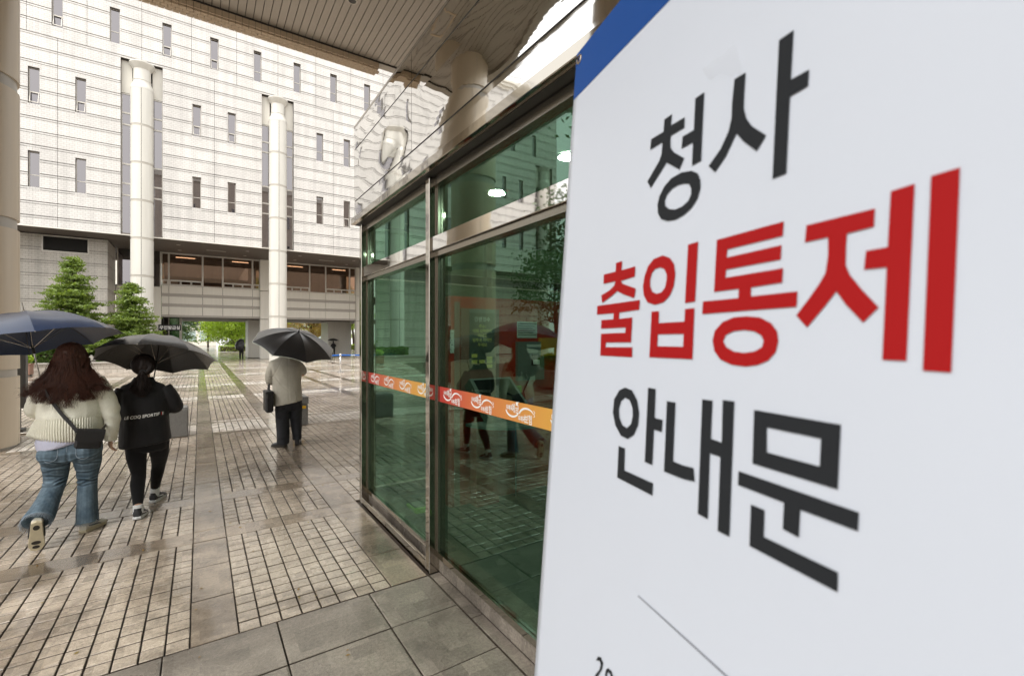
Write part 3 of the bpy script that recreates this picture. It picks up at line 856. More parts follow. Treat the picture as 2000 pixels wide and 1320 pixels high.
def logo_mesh():
    """smile, wave, leaf and the two names; x right, y up, metres, 0.285 wide"""
    m = MB()
    V, F = strokes_arc(.068, .002, .066, math.pi * 1.03, math.pi * 1.95, .020, .016); m.add(V, [f[::-1] for f in F])
    V, F = strokes_arc(.205, -.012, .070, math.pi * .98, math.pi * .16, .020, .014); m.add(V, F)
    lf = [(.118, .030), (.128, .046), (.132, .056), (.122, .051), (.110, .052), (.104, .044), (.110, .034)]
    V, F = poly_tess([lf]); m.add(V, F)
    # the small "3"
    for k in range(2):
        V, F = strokes_arc(.268, .014 - k * .017, .013, math.pi * .75, -math.pi * .7, .005, .005, 8); m.add(V, F)
    me = m.mesh('logo', 'ink_white')
    bm = bmesh.new(); bm.from_mesh(me)
    for s, sz, x, y in (('우체국', .026, .008, .000), ('예금', .044, .062, -.006), ('우체국', .026, .128, -.046), ('보험', .044, .184, -.050)):
        tm = text_mesh(s, sz, 'ink_white', .0007, 0, 'LEFT', 3); tm.transform(Matrix.Translation((x, y, .0)) @ Matrix.Diagonal((.9, 1.25, 1, 1)))
        bm.from_mesh(tm); bpy.data.meshes.remove(tm)
    bm.to_mesh(me); bm.free()
    return me
LOGO = logo_mesh()
# text plane -> outside face of the glass: right = -Y, up = +Z, normal = -X
GM = Matrix(((0, 0, -1, 0), (-1, 0, 0, 0), (0, 1, 0, 0), (0, 0, 0, 1)))
for i in range(len(posts) - 1):
    y1 = posts[i] - .026; y0 = posts[i + 1] + .065
    lowp = B(GX, GX + .010, y0, y1, .16, 2.31).obj('glass_pane', 'glass', porch)
    B(GX, GX + .010, y0, y1, 2.43, 2.86).obj('glass_pane', 'glass', porch)
    B(GX - .003, GX - .001, y0, y1, 1.240, 1.349).obj('printed_band', 'band', lowp)
    yy = posts[i] - .085
    while yy - .27 > y0:
        o = put('logo', LOGO, lowp); o.matrix_local = Matrix.Translation(Vector((GX - .0045, yy, 1.298)) - WL[lowp]) @ GM
        yy -= .405
    tr = MB().bbox(1.385, 1.50, y0, posts[i], 2.325, 2.425, .002).obj('transom', 'mirror_soft', porch)
    B(1.405, 1.47, y0, posts[i], 2.285, 2.322).obj('transom_rail', 'steel_dull', porch)
    B(1.425, 1.475, y0, posts[i], .115, .155).obj('sill_rail', 'steel', porch)
    B(1.405, 1.47, y0, posts[i], 2.80, 2.86).obj('head_rail', 'steel_dull', porch)
    B(1.45, 1.62, y0, posts[i], 0.0, .112).obj('plinth_stone', 'granite', porch)
MB().bbox(1.372, 1.395, 3.168, 4.788, 0, .075, .003).obj('kick_rail', 'steel', porch)
B(1.396, 1.449, 3.168, 4.788, 0, .012).obj('plinth_strip', 'granite', porch)
# mirrored fascia in three courses
FXp = 1.335; YE = 4.93
B(FXp + .01, XB, PY0, YE - .012, 2.868, 3.86).obj('roof_box', 'dark_metal', porch)
MB().bbox(FXp - .035, FXp + .02, PY0, YE, 2.872, 2.935, .004).obj('edge_trim', 'steel', porch)
yb = [YE, 3.35, .9, PY0]
def wavy_panel(x, y0, y1, z0, z1, seed, amp):
    ny, nz = 60, 20; V = []; F = []
    for i in range(ny + 1):
        for j in range(nz + 1):
            y = y0 + (y1 - y0) * i / ny; z = z0 + (z1 - z0) * j / nz
            ed = min(1, min(i, ny - i) / 6) * min(1, min(j, nz - j) / 5)
            V.append((x + amp * ed * (noise.noise(Vector((y * 1.5, z * 2.1, seed))) + .18 * noise.noise(Vector((y * 3.3, z * 3.0, seed + 9)))), y, z))
    for i in range(ny):
        for j in range(nz): a = i * (nz + 1) + j; F.append((a, a + 1, a + nz + 2, a + nz + 1))
    n0 = len(V)   # thin returned edge
    for (y, z) in ((y0, z0), (y1, z0), (y1, z1), (y0, z1)): V.append((x + .012, y, z))
    F += [(0, n0, n0 + 1, ny * (nz + 1)), (ny * (nz + 1), n0 + 1, n0 + 2, ny * (nz + 1) + nz), (ny * (nz + 1) + nz, n0 + 2, n0 + 3, nz), (nz, n0 + 3, n0, 0)]
    return V, F
for t, (z0, z1, amp) in enumerate(((2.945, 3.105, .0015), (3.118, 3.640, .0048), (3.652, 3.87, .004))):
    bb = [YE, PY0] if t == 0 else yb
    for q in range(len(bb) - 1):
        V, F = wavy_panel(FXp, bb[q + 1] + .003, bb[q] - .003, z0, z1, 3.1 * q + 17 * t, amp)
        obj('fascia_panel', V, F, 'mirror_soft' if t == 0 else 'mirror', porch, smooth=False)
        for p_ in porch.children[-1:]: p_.data.polygons.foreach_set('use_smooth', [True] * len(p_.data.polygons))
MB().box(FXp + .01, XB, YE - .01, YE, 2.872, 3.87).obj('fascia_end', 'mirror_soft', porch)
B(FXp, XB, PY0, YE - .002, 3.873, 3.90).obj('roof_cap', 'steel_dull', porch)
# far glazed end wall, floor, ceiling, back wall
for (xa, xb) in ((1.52, 2.85), (2.92, 4.2), (4.27, 5.5)):
    B(xa, xb, 4.80, 4.81, .16, 2.31).obj('end_pane', 'glass', porch); B(xa, xb, 4.80, 4.81, 2.43, 2.86).obj('end_pane', 'glass', porch)
for xm in (2.85, 4.2): B(xm, xm + .07, 4.77, 4.86, 0, 2.86).obj('end_post', 'steel', porch)
B(1.51, 5.5, 4.77, 4.86, 2.32, 2.42).obj('end_transom', 'steel', porch); B(1.51, 5.5, 4.77, 4.86, 0, .15).obj('end_sill', 'steel', porch)
B(1.63, XB, PY0, 4.76, -.005, .008).obj('porch_floor', 'carpet', porch)
B(1.50, XB, PY0, 4.76, 2.862, 2.867).obj('porch_ceiling', 'paper', porch)
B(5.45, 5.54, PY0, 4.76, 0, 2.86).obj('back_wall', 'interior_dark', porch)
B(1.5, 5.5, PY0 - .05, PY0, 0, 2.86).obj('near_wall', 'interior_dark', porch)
for (lx, ly) in ((1.97, 3.14), (1.95, 2.25), (1.95, 1.35), (1.95, .45)):
    d_ = MB().lathe([(.066, 2.861), (.085, 2.852), (.066, 2.85)], 24, (lx, ly)).obj('disc_light', 'frame', porch)
    MB().lathe([(0, 2.852), (.066, 2.852)], 24, (lx, ly)).obj('lens', 'disc_lamp', d_)

# ------------------------------------------------ things inside the porch
ks = thing('postal_kiosk_cabinet', (2.7, 4.35, .008), 'tall red kiosk cabinet with notices standing inside the glass porch', 'kiosk')
KY = 4.15
MB().bbox(2.05, 4.3, KY, KY + .5, .008, 2.12, .02).obj('cabinet', 'red_wall', ks)
B(2.10, 2.16, KY - .012, KY - .002, .02, 2.06).obj('trim', 'pinkgrey', ks)
B(2.17, 2.62, KY - .02, KY - .002, 1.0, 2.0).obj('side_panel', 'pinkgrey', ks)
def on_wall(x, z): return Matrix.Translation((x, KY - .030, z)) @ Matrix.Rotation(R(90), 4, 'X')
B(2.26, 2.56, KY - .026, KY - .021, 1.38, 1.955).obj('instruction_board', 'dark_board', ks)
B(2.26, 2.56, KY - .028, KY - .0265, 1.955, 1.995).obj('board_top', 'machine', ks)
text_part('lettering', '간편접수', .052, 'ink_white', ks, on_wall(2.41, 1.872), .0006)
for k, s in enumerate(('주소!', '이제 입력하지', '마시고', '봉투에 적어만', '주세요')):
    text_part('lettering', s, .040, 'ink_yellow', ks, on_wall(2.41, 1.805 - k * .047), .0008)
for (a, z) in ((.0, .09), (.0, .03), (.09, .03), (.18, .03), (.18, -.02), (.18, .06)):
    B(2.285 + a, 2.285 + a + .065, KY - .029, KY - .0265, 1.41 + z, 1.41 + z + .036).obj('button_label', 'ink_yellow', ks)
def notice(x0, x1, z0, z1, n=6, red=None, y=KY):
    p = B(x0, x1, y - .008, y - .003, z0, z1).obj('notice', 'paper', ks)
    h = (z1 - z0)
    for k in range(n):
        zz = z1 - h * (.16 + .8 * k / n)
        B(x0 + .012, x1 - .012 - (k * 37 % 5) * .012, y - .0095, y - .0083, zz, zz + h * .035).obj('print_line', 'ink_red' if red == k else 'ink', p)
notice(2.055, 2.098, 1.55, 1.78, 8)
notice(2.86, 3.13, 1.70, 1.88, 6, 3)
B(2.84, 3.20, KY - .05, KY - .003, 1.24, 1.66).obj('terminal_face', 'machine', ks)
B(3.02, 3.14, KY - .056, KY - .051, 1.40, 1.52).obj('card_reader', 'screen', ks); B(3.04, 3.13, KY - .060, KY - .057, 1.41, 1.46).obj('card_label', 'paper', ks)
B(2.96, 3.16, KY - .054, KY - .051, 1.60, 1.63).obj('paper_strip', 'paper', ks)
B(3.15, 3.5, KY - .06, KY - .005, 1.50, 1.70).obj('yellow_holder', 'orange', ks)
tm = thing('self_service_terminal', (2.42, 3.86, .008), 'grey self service terminal with a sloping screen in front of the red cabinet', 'terminal')
MB().bbox(2.28, 2.56, 4.02, 4.145, .008, .90, .01).obj('pedestal', 'red_wall', tm)
m = MB().add([(2.16, 3.58, .98), (2.68, 3.58, .98), (2.66, 3.98, 1.30), (2.18, 3.98, 1.30), (2.16, 3.62, .90), (2.68, 3.62, .90), (2.66, 4.08, 1.22), (2.18, 4.08, 1.22)], [(0, 1, 2, 3), (7, 6, 5, 4), (0, 4, 5, 1), (1, 5, 6, 2), (2, 6, 7, 3), (3, 7, 4, 0)]).obj('screen_housing', 'machine', tm)
m = MB().add([(2.20, 3.605, 1.006), (2.64, 3.605, 1.006), (2.625, 3.955, 1.286), (2.215, 3.955, 1.286)], [(0, 1, 2, 3)])
m.V = [(a, b_, c_ + .0015) for a, b_, c_ in m.V]; m.obj('screen', 'screen', tm)
MB().lathe([(0, .90), (.42, .90), (.42, .925), (0, .925)], 36, (2.42, 3.72), a0=math.pi, a1=2 * math.pi).obj('ledge', 'machine', tm)
gn = thing('lime_notice_card', (2.80, 4.02, 0), 'small lime green notice card beside the sloping screen', 'notice')
B(2.73, 2.86, 4.06, 4.075, 1.10, 1.19).obj('card', 'acid', gn); MB().tube([(2.80, 4.08, .008), (2.80, 4.08, 1.12)], .008, 6).obj('stem', 'dark_metal', gn)
for k in range(3): B(2.745, 2.84, 4.054, 4.058, 1.165 - k * .022, 1.173 - k * .022).obj('print_line', 'ink', gn)
for q, (lx, ly, lb) in enumerate(((1.60, 2.02, 'green block lying on the porch floor by the near glass'), (1.66, 4.30, 'small green block on the porch floor by the far post'))):
    bx = thing('floor_block', (lx, ly, .008), lb, 'block', 'green blocks on the porch floor')
    MB().bbox(lx + .04, lx + .24, ly - .1, ly + .1, .008, .06, .004).obj('block_body', 'acid', bx); MB().bbox(lx + .06, lx + .22, ly - .08, ly + .08, .06, .07, .002).obj('block_lid', 'machine', bx)
# ================================================================== BANNER STAND
GLYPHS=[
('K',[[(257.5,-230.1),(271.3,-230.0),(270.7,-243.1),(294.1,-244.0),(294.7,-256.2),(271.9,-255.4),(271.7,-262.0),(273.1,-270.5),(279.4,-277.9),(297.9,-291.7),(291.1,-301.9),(267.3,-285.4),(240.0,-306.9),(232.1,-296.6),(253.5,-278.4),(256.9,-271.4),(257.1,-257.3),(233.5,-257.2),(233.8,-244.1),(257.7,-245.0)]]),
('K',[[(322.9,-230.2),(324.8,-304.3),(311.3,-304.7),(310.4,-279.1),(292.3,-278.6),(292.7,-265.3),(310.5,-265.5),(309.5,-230.3)]]),
('K',[[(311.3,-310.2),(320.8,-316.2),(325.5,-324.5),(326.6,-333.9),(323.2,-343.7),(315.0,-351.5),(303.5,-356.3),(289.8,-358.3),(276.6,-356.5),(263.9,-351.0),(257.3,-342.3),(255.6,-331.6),(258.5,-322.2),(266.3,-313.4),(277.8,-307.6),(294.8,-306.5)],[(300.3,-320.7),(308.6,-323.7),(312.2,-329.5),(312.8,-336.1),(308.9,-342.4),(299.8,-345.9),(288.7,-346.4),(278.3,-343.3),(270.5,-337.3),(269.0,-331.2),(272.0,-325.1),(280.5,-320.3),(290.4,-319.3)]]),
('K',[[(363.9,-238.3),(377.4,-238.9),(377.4,-260.6),(378.0,-274.0),(381.5,-284.5),(388.1,-294.7),(405.3,-311.0),(396.1,-321.4),(380.2,-306.2),(370.7,-294.5),(359.0,-312.5),(345.9,-323.6),(336.5,-313.9),(351.6,-302.0),(360.3,-288.5),(363.3,-277.1),(362.8,-260.0)]]),
('K',[[(412.7,-229.6),(426.8,-229.5),(427.1,-272.3),(443.4,-272.8),(443.3,-286.3),(427.2,-287.0),(428.1,-352.5),(414.7,-353.0),(413.6,-287.8)]]),
('R',[[(171.4,-388.5),(186.6,-388.3),(186.7,-400.6),(218.1,-400.0),(218.4,-413.0),(187.0,-414.7),(191.1,-419.0),(222.1,-428.4),(220.2,-440.4),(195.0,-433.3),(179.4,-427.5),(164.9,-433.2),(141.7,-440.8),(137.6,-429.5),(158.9,-424.7),(170.4,-419.3),(173.0,-413.6),(141.3,-413.5),(140.6,-400.2),(171.9,-400.4)]]),
('R',[[(128.3,-444.0),(232.6,-443.7),(232.3,-455.6),(187.9,-456.8),(188.0,-465.2),(218.7,-464.5),(219.0,-495.9),(159.0,-496.5),(158.8,-503.1),(222.5,-501.9),(223.5,-514.3),(146.1,-514.9),(144.2,-484.4),(204.9,-483.7),(204.9,-476.8),(143.2,-477.1),(142.7,-465.1),(174.1,-465.2),(174.0,-456.9),(128.8,-456.6)]]),
('R',[[(271.6,-395.1),(284.9,-400.4),(292.7,-408.8),(295.7,-419.9),(294.4,-432.5),(288.9,-442.7),(278.0,-449.9),(262.6,-451.7),(248.4,-447.7),(239.8,-438.4),(237.1,-427.6),(239.2,-414.9),(244.9,-403.9),(255.2,-396.7)],[(268.1,-408.5),(275.9,-411.4),(280.6,-417.9),(281.3,-424.6),(279.1,-433.1),(273.5,-438.0),(264.9,-439.0),(256.7,-436.0),(251.6,-429.1),(250.8,-421.0),(253.3,-413.2),(259.0,-409.0)]]),
('R',[[(313.1,-390.6),(328.2,-390.4),(329.2,-452.8),(314.0,-453.3)]]),
('R',[[(257.3,-459.3),(271.2,-459.6),(271.8,-473.3),(314.9,-473.0),(314.6,-459.7),(328.9,-459.5),(330.5,-512.3),(258.2,-513.0)],[(271.8,-486.2),(314.9,-486.1),(315.3,-499.7),(271.7,-499.9)]]),
('R',[[(354.1,-393.8),(428.5,-393.2),(428.3,-405.4),(368.6,-405.8),(368.3,-413.6),(427.7,-412.9),(427.7,-425.0),(368.7,-425.2),(368.4,-433.0),(430.4,-432.6),(430.4,-444.6),(399.1,-445.4),(399.5,-453.5),(444.7,-453.2),(444.8,-465.6),(340.4,-466.3),(340.4,-453.6),(385.5,-453.8),(385.3,-445.2),(354.7,-445.2)]]),
('R',[[(395.8,-471.0),(410.1,-472.5),(422.0,-477.9),(428.4,-485.2),(430.0,-493.2),(428.2,-502.0),(421.3,-509.5),(411.0,-513.8),(398.0,-515.9),(382.7,-515.2),(368.5,-511.0),(359.9,-503.0),(356.6,-492.8),(359.0,-483.4),(368.1,-475.3),(381.7,-471.3)],[(394.5,-483.3),(405.0,-484.6),(412.8,-488.0),(415.8,-492.8),(414.3,-498.3),(407.2,-502.1),(396.0,-503.8),(384.0,-502.9),(374.7,-499.0),(370.5,-493.6),(373.1,-487.6),(382.6,-484.1)]]),
('R',[[(449.0,-401.3),(499.1,-401.0),(499.1,-413.7),(481.2,-414.6),(481.0,-423.7),(481.5,-437.8),(484.8,-445.2),(493.3,-456.4),(505.0,-469.7),(495.7,-479.8),(483.3,-466.5),(475.8,-456.1),(467.7,-466.9),(454.6,-482.3),(444.9,-472.4),(455.1,-459.4),(463.0,-448.3),(466.8,-441.4),(468.0,-428.5),(467.2,-414.5),(448.5,-414.8)]]),
('R',[[(508.4,-391.8),(522.1,-390.9),(523.0,-505.1),(509.0,-505.0),(508.5,-443.1),(494.2,-442.8),(494.8,-429.7),(508.4,-429.5)]]),
('R',[[(530.8,-388.8),(545.2,-388.3),(546.2,-510.8),(532.0,-510.6)]]),
('K',[[(212.6,-553.0),(227.5,-554.9),(239.5,-565.8),(245.1,-579.9),(244.5,-594.8),(237.2,-607.8),(224.7,-615.2),(209.7,-614.3),(195.4,-603.5),(187.7,-588.6),(188.7,-570.8),(199.4,-557.8)],[(214.1,-565.6),(224.1,-567.8),(230.9,-576.6),(232.4,-586.0),(229.7,-596.0),(221.8,-602.4),(211.6,-600.6),(203.5,-592.0),(201.3,-582.2),(205.1,-571.0)]]),
('K',[[(259.3,-548.3),(273.5,-548.7),(274.8,-581.0),(289.0,-581.2),(288.8,-594.7),(274.9,-594.5),(275.8,-634.2),(261.5,-634.2)]]),
('K',[[(206.2,-627.9),(220.3,-627.8),(221.9,-654.4),(279.0,-653.8),(279.2,-667.5),(207.3,-667.4)]]),
('K',[[(294.2,-559.6),(308.5,-559.5),(310.1,-621.4),(324.7,-621.7),(341.0,-620.4),(343.7,-633.2),(326.0,-635.4),(296.3,-635.8)]]),
('K',[[(347.5,-551.0),(361.5,-550.8),(362.1,-586.9),(375.7,-587.7),(374.0,-548.4),(388.0,-548.0),(390.8,-668.5),(376.7,-668.6),(374.9,-601.1),(361.8,-601.0),(363.8,-662.7),(350.3,-662.4)]]),
('K',[[(409.9,-552.4),(484.6,-552.1),(484.8,-597.7),(411.3,-598.1)],[(423.7,-565.0),(470.7,-564.8),(470.8,-585.1),(425.0,-585.3)]]),
('K',[[(396.9,-608.3),(499.8,-608.5),(499.7,-621.1),(457.4,-621.4),(457.4,-642.3),(443.3,-641.3),(443.2,-620.7),(397.0,-620.5)]]),
('K',[[(411.9,-632.6),(425.8,-632.7),(426.4,-654.2),(488.0,-654.1),(488.4,-667.5),(412.7,-667.3)]]),
('L',[[(262.9,-787.0),(265.0,-785.7),(422.4,-786.1),(421.8,-788.0)]]),
('K',[[(184.6,-910.6),(188.2,-903.1),(195.6,-899.6),(201.1,-903.4),(199.9,-911.4),(193.1,-922.8),(190.3,-927.5),(202.2,-924.5),(202.0,-927.4),(183.1,-934.1),(185.2,-928.1),(193.9,-916.0),(195.7,-908.6),(193.1,-905.7),(188.8,-907.9)]]),
('K',[[(213.2,-901.3),(220.3,-900.1),(225.0,-904.9),(225.6,-913.9),(222.0,-921.8),(215.0,-924.5),(209.3,-921.0),(207.2,-913.3),(208.5,-906.3)],[(214.2,-905.3),(218.4,-905.8),(220.9,-909.5),(221.2,-915.6),(218.6,-919.8),(214.5,-920.2),(212.3,-915.4),(211.6,-909.8)]])]
def banner():
    P0 = Vector((.54023, .60063, 2.18884)); eu = Vector((-.24672, -.96909, 0)); ev = Vector((.0744, -.01894, .99705))
    n = eu.cross(ev).normalized()                    # towards the viewer
    if n.dot(Vector((0, 0, 1.7)) - P0) < 0: n = -n
    Wd, Ht = .612, 1.98
    foot = P0 + eu * (Wd / 2) - ev * (P0.z / ev.z) - n * .05
    bt = thing('banner_stand', (foot.x, foot.y, 0), 'tall white vinyl banner with large black and red Korean lettering and a blue top corner', 'banner')
    def wv(u, v): return .0020 * noise.noise(Vector((u * 5, v * 3.2, 2.2))) + .0012 * math.sin(u * 8 + v * 3)
    def pt(u, v, o=0.): return P0 + eu * u + ev * v + n * (o + wv(u, v))
    nu, nv = 40, 120
    V = []; F = []
    for j in range(nv + 1):
        for i in range(nu + 1):
            u = Wd * i / nu; v = -Ht * j / nv; V.append(pt(u, v))
    for j in range(nv):
        for i in range(nu): a = j * (nu + 1) + i; F.append((a, a + nu + 1, a + nu + 2, a + 1))
    nb = len(V)
    V += [v - n * .0012 for v in V]; F += [tuple(i + nb for i in f[::-1]) for f in F]
    rim = [i for i in range(nu + 1)] + [j * (nu + 1) + nu for j in range(1, nv + 1)] + [nv * (nu + 1) + i for i in range(nu - 1, -1, -1)] + [j * (nu + 1) for j in range(nv - 1, 0, -1)]
    for a, b_ in zip(rim, rim[1:] + rim[:1]): F.append((a, b_, b_ + nb, a + nb))
    sh = obj('vinyl_sheet', V, F, 'banner', bt, smooth=True)
    def flat(name, loops, mat, off=.0006):
        v2, f2 = poly_tess(loops)
        bm = bmesh.new(); bv = [bm.verts.new(v) for v in v2]
        for f in f2: bm.faces.new([bv[i] for i in f])
        for _ in range(4):
            le = [e for e in bm.edges if e.calc_length() > .03]
            if not le: break
            bmesh.ops.subdivide_edges(bm, edges=le, cuts=1); bmesh.ops.triangulate(bm, faces=bm.faces[:])
        bm.verts.index_update(); v2 = [v.co[:] for v in bm.verts]; f2 = [tuple(v.index for v in f.verts) for f in bm.faces]; bm.free()
        VV = [pt(x, y, off) for x, y, _ in v2]
        # face the viewer
        FF = []
        for f in f2:
            a, b_, c = (VV[i] for i in f); FF.append(f if (b_ - a).cross(c - a).dot(n) > 0 else f[::-1])
        return obj(name, VV, FF, mat, sh)
    flat('blue_corner', [[(.0005, -.0005), (Wd - .0005, -.0005), (Wd - .0005, -.0825), (.0005, -.0805)]], 'banner_blue')
    for col, loops in GLYPHS:
        lp = [[(x / 1000, y / 1000) for x, y in l] for l in loops]
        flat('letter_stroke', lp, {'K': 'ink', 'R': 'ink_red', 'L': 'ink_grey'}[col], .0009)
    # crumpled strip of clear tape over a tear
    V = []; F = []; rr = random.Random(4)
    for j in range(7):
        for i in range(11):
            u = .318 + .0045 * i + .002 * j; v = -.203 - .0055 * j * (.5 + i * .06) + rr.uniform(-.002, .002)
            V.append(pt(u, v, .0016 + rr.uniform(0, .0022) * (1 if 0 < i < 10 and 0 < j < 6 else .1)))
    for j in range(6):
        for i in range(10): a = j * 11 + i; F.append((a, a + 11, a + 12, a + 1))
    obj('tape_patch', V, F, 'tape', bt, smooth=True)
    # grommets and stand
    for (u, v) in ((.0125, -.016), (Wd - .0125, -.016), (.0125, -Ht + .016), (Wd - .0125, -Ht + .016)):
        c = pt(u, v, .001); m = MB(); Q = []
        for k in range(21):
            a = 2 * math.pi * k / 20; Q.append(c + (eu * math.cos(a) + ev * math.sin(a)) * .0065)
        m.tube(Q, .0016, 8, cap=False); m.obj('grommet', 'brass', bt, smooth=True)
        hk = MB().tube([c + n * .004 + ev * .001, c + n * .003 - eu * .004 * (1 if u < .3 else -1) + ev * .004, c - n * .006 - eu * .011 * (1 if u < .3 else -1) + ev * .009, c - n * .02 + eu * (.01 if u < .3 else -.01)], [.0022, .0026, .0026, .0026], 8)
        hk.obj('hook', 'dark_metal', bt, smooth=True)
    hub = pt(Wd / 2, -Ht * .55, -.06)
    for (u, v) in ((.0125, -.016), (Wd - .0125, -.016), (.0125, -Ht + .016), (Wd - .0125, -Ht + .016)):
        MB().tube([hub, pt(u, v, -.016)], .004, 8).obj('stay', 'dark_metal', bt)
    MB().ell(hub, (.03, .03, .03), 12, 8).obj('hub', 'black', bt, smooth=True)
    for s in (-1, 1):
        e = hub - n * .45 + eu * .3 * s; MB().tube([hub, Vector((e.x, e.y, .01))], .006, 8).obj('rear_leg', 'dark_metal', bt)
        e = pt(Wd / 2 + s * .25, -Ht, -.02); MB().tube([hub, Vector((e.x, e.y, .01))], .006, 8).obj('front_leg', 'dark_metal', bt)
banner()

# ================================================================== STREET THINGS
def granite_block(x0, y0, w, d, h, label, capped=False):
    t = thing('granite_block', (x0 + w / 2, y0 + d / 2, 0), label, 'bollard', 'square granite blocks on the court')
    if capped:
        MB().bbox(x0 + .01, x0 + w - .01, y0 + .01, y0 + d - .01, 0, h - .16, .008).obj('block_base', 'speckle', t)
        MB().bbox(x0, x0 + w, y0, y0 + d, h - .15, h, .012).obj('block_cap', 'speckle', t)
        B(x0 + w - .28, x0 + w - .05, y0 + .004, y0 + .0085, h - .23, h - .175).obj('yellow_sticker', 'yellow', t)
    else:
        MB().bbox(x0, x0 + w, y0, y0 + d, 0, h - .02, .012).obj('block_base', 'speckle', t)
        MB().bbox(x0 + .012, x0 + w - .012, y0 + .012, y0 + d - .012, h - .02, h, .006).obj('block_cap', 'speckle', t)
granite_block(-.60, 9.78, .434, .42, .50, 'square speckled granite block beside the person in the black jacket')
granite_block(1.36, 9.80, .42, .42, .55, 'granite block with a capped top and yellow sticker behind the standing man', True)
granite_block(3.06, 9.80, .42, .42, .55, 'granite block seen through the green glass of the porch', True)
# dark notice board behind the canopy column
nb_ = thing('notice_board', (-2.95, 11.95, 0), 'dark metal notice board standing behind the beige canopy column', 'board')
MB().bbox(-3.45, -2.60, 11.80, 11.98, .44, 2.05, .02).obj('board', 'dark_metal', nb_); MB().bbox(-2.90, -2.68, 11.84, 11.94, .06, .45, .008).obj('post', 'dark_metal', nb_)
MB().bbox(-3.2, -2.42, 11.60, 12.2, 0, .03, .006).obj('base_plate', 'steel_dull', nb_); MB().bbox(-2.95, -2.63, 11.78, 12.0, .03, .07, .006).obj('foot', 'dark_metal', nb_)
# tape barrier
for sx, lb in ((5.77, 'chrome barrier post with blue tape standing clear on the wet paving'), (3.2, 'chrome barrier post holding the left end of the blue tape'), (8.6, 'chrome barrier post holding the right end of the blue tape')):
    st = thing('barrier_post', (sx, 23.75, 0), lb, 'barrier post', 'tape barrier posts')
    o = MB().lathe([(0, 0), (.19, 0), (.19, .015), (.10, .045), (.04, .06), (.032, .07)], 28, (sx, 23.75)).obj('base', 'chrome', st); autosmooth(o)
    MB().tube([(sx, 23.75, .06), (sx, 23.75, .86)], .031, 14).obj('pole', 'chrome', st, smooth=True)
    o = MB().lathe([(.045, .78), (.05, .80), (.05, .90), (.035, .92), (0, .925)], 18, (sx, 23.75)).obj('head', 'chrome', st); autosmooth(o)
for a, b_, lb in ((3.2, 5.77, 'blue tape stretched between the left two barrier posts'), (5.77, 8.6, 'blue tape stretched from the clear barrier post towards the porch')):
    tp = thing('barrier_tape', ((a + b_) / 2, 23.75, .82), lb, 'tape', 'barrier tapes')
    V = []; F = []
    for k in range(13):
        t = k / 12; x_ = a + .045 + (b_ - a - .09) * t; zz = .86 - .03 * math.sin(math.pi * t)
        for (dy, dz) in ((-.001, -.03), (-.001, .03), (.001, .03), (.001, -.03)): V.append((x_, 23.75 + dy, zz + dz))
    for k in range(12):
        for q in range(4): F.append((k * 4 + q, k * 4 + (q + 1) % 4, k * 4 + 4 + (q + 1) % 4, k * 4 + 4 + q))
    obj('tape_band', V, F, 'white_tape', tp)
    for q in range(3): B(a + .5 + q * .7, a + .72 + q * .7, 23.746, 23.7485, .822, .846).obj('tape_print', 'ink_white', tp)

# ------------------------------------------------ foliage
def leaves(points, size, aspect=.5, flat=0., rgen=random, dirs=None):
    """one small folded leaf quad for each point (numpy)"""
    P = np.array(points, dtype=float); n = len(P)
    rs = np.random.RandomState(int(abs(P[0, 0]) * 1000) % 99991)
    a = rs.normal(size=(n, 3)); a[:, 2] *= (1 - flat)
    if dirs is not None: a = a * .55 + np.array(dirs)
    a /= np.linalg.norm(a, axis=1)[:, None]
    b = rs.normal(size=(n, 3)); b[:, 2] *= (1 - flat)
    b -= a * (a * b).sum(1)[:, None]; b /= np.linalg.norm(b, axis=1)[:, None] + 1e-9
    s = size * rs.uniform(.6, 1.35, n)
    A = a * s[:, None]; Bv = b * (s * aspect)[:, None]
    up = np.cross(a, b) * (s * .12)[:, None]
    V = np.stack([P - A, P - Bv + up, P + A, P + Bv + up], 1).reshape(-1, 3)
    F = (np.arange(n)[:, None] * 4 + np.array([[0, 1, 2, 3]])).reshape(-1, 4)
    return V, F
def fol(name, points, size, mat, parent, aspect=.5, flat=0., dirs=None):
    V, F = leaves(points, size, aspect, flat, dirs=dirs)
    base = np.array(WL[parent]); V = V - base
    me = bpy.data.meshes.new(name); me.from_pydata(V.tolist(), [], F.tolist()); me.materials.append(MAT[mat])
    o = bpy.data.objects.new(name, me); COL.objects.link(o); o.parent = parent; WL[o] = WL[parent].copy(); return o
def clumps(centres, n, r, rgen, flat=.5):
    out = []
    for c in centres:
        for _ in range(n):
            v = Vector((rgen.gauss(0, 1), rgen.gauss(0, 1), rgen.gauss(0, 1) * flat)) * r * .5
            out.append((c[0] + v.x, c[1] + v.y, c[2] + v.z))
    return out
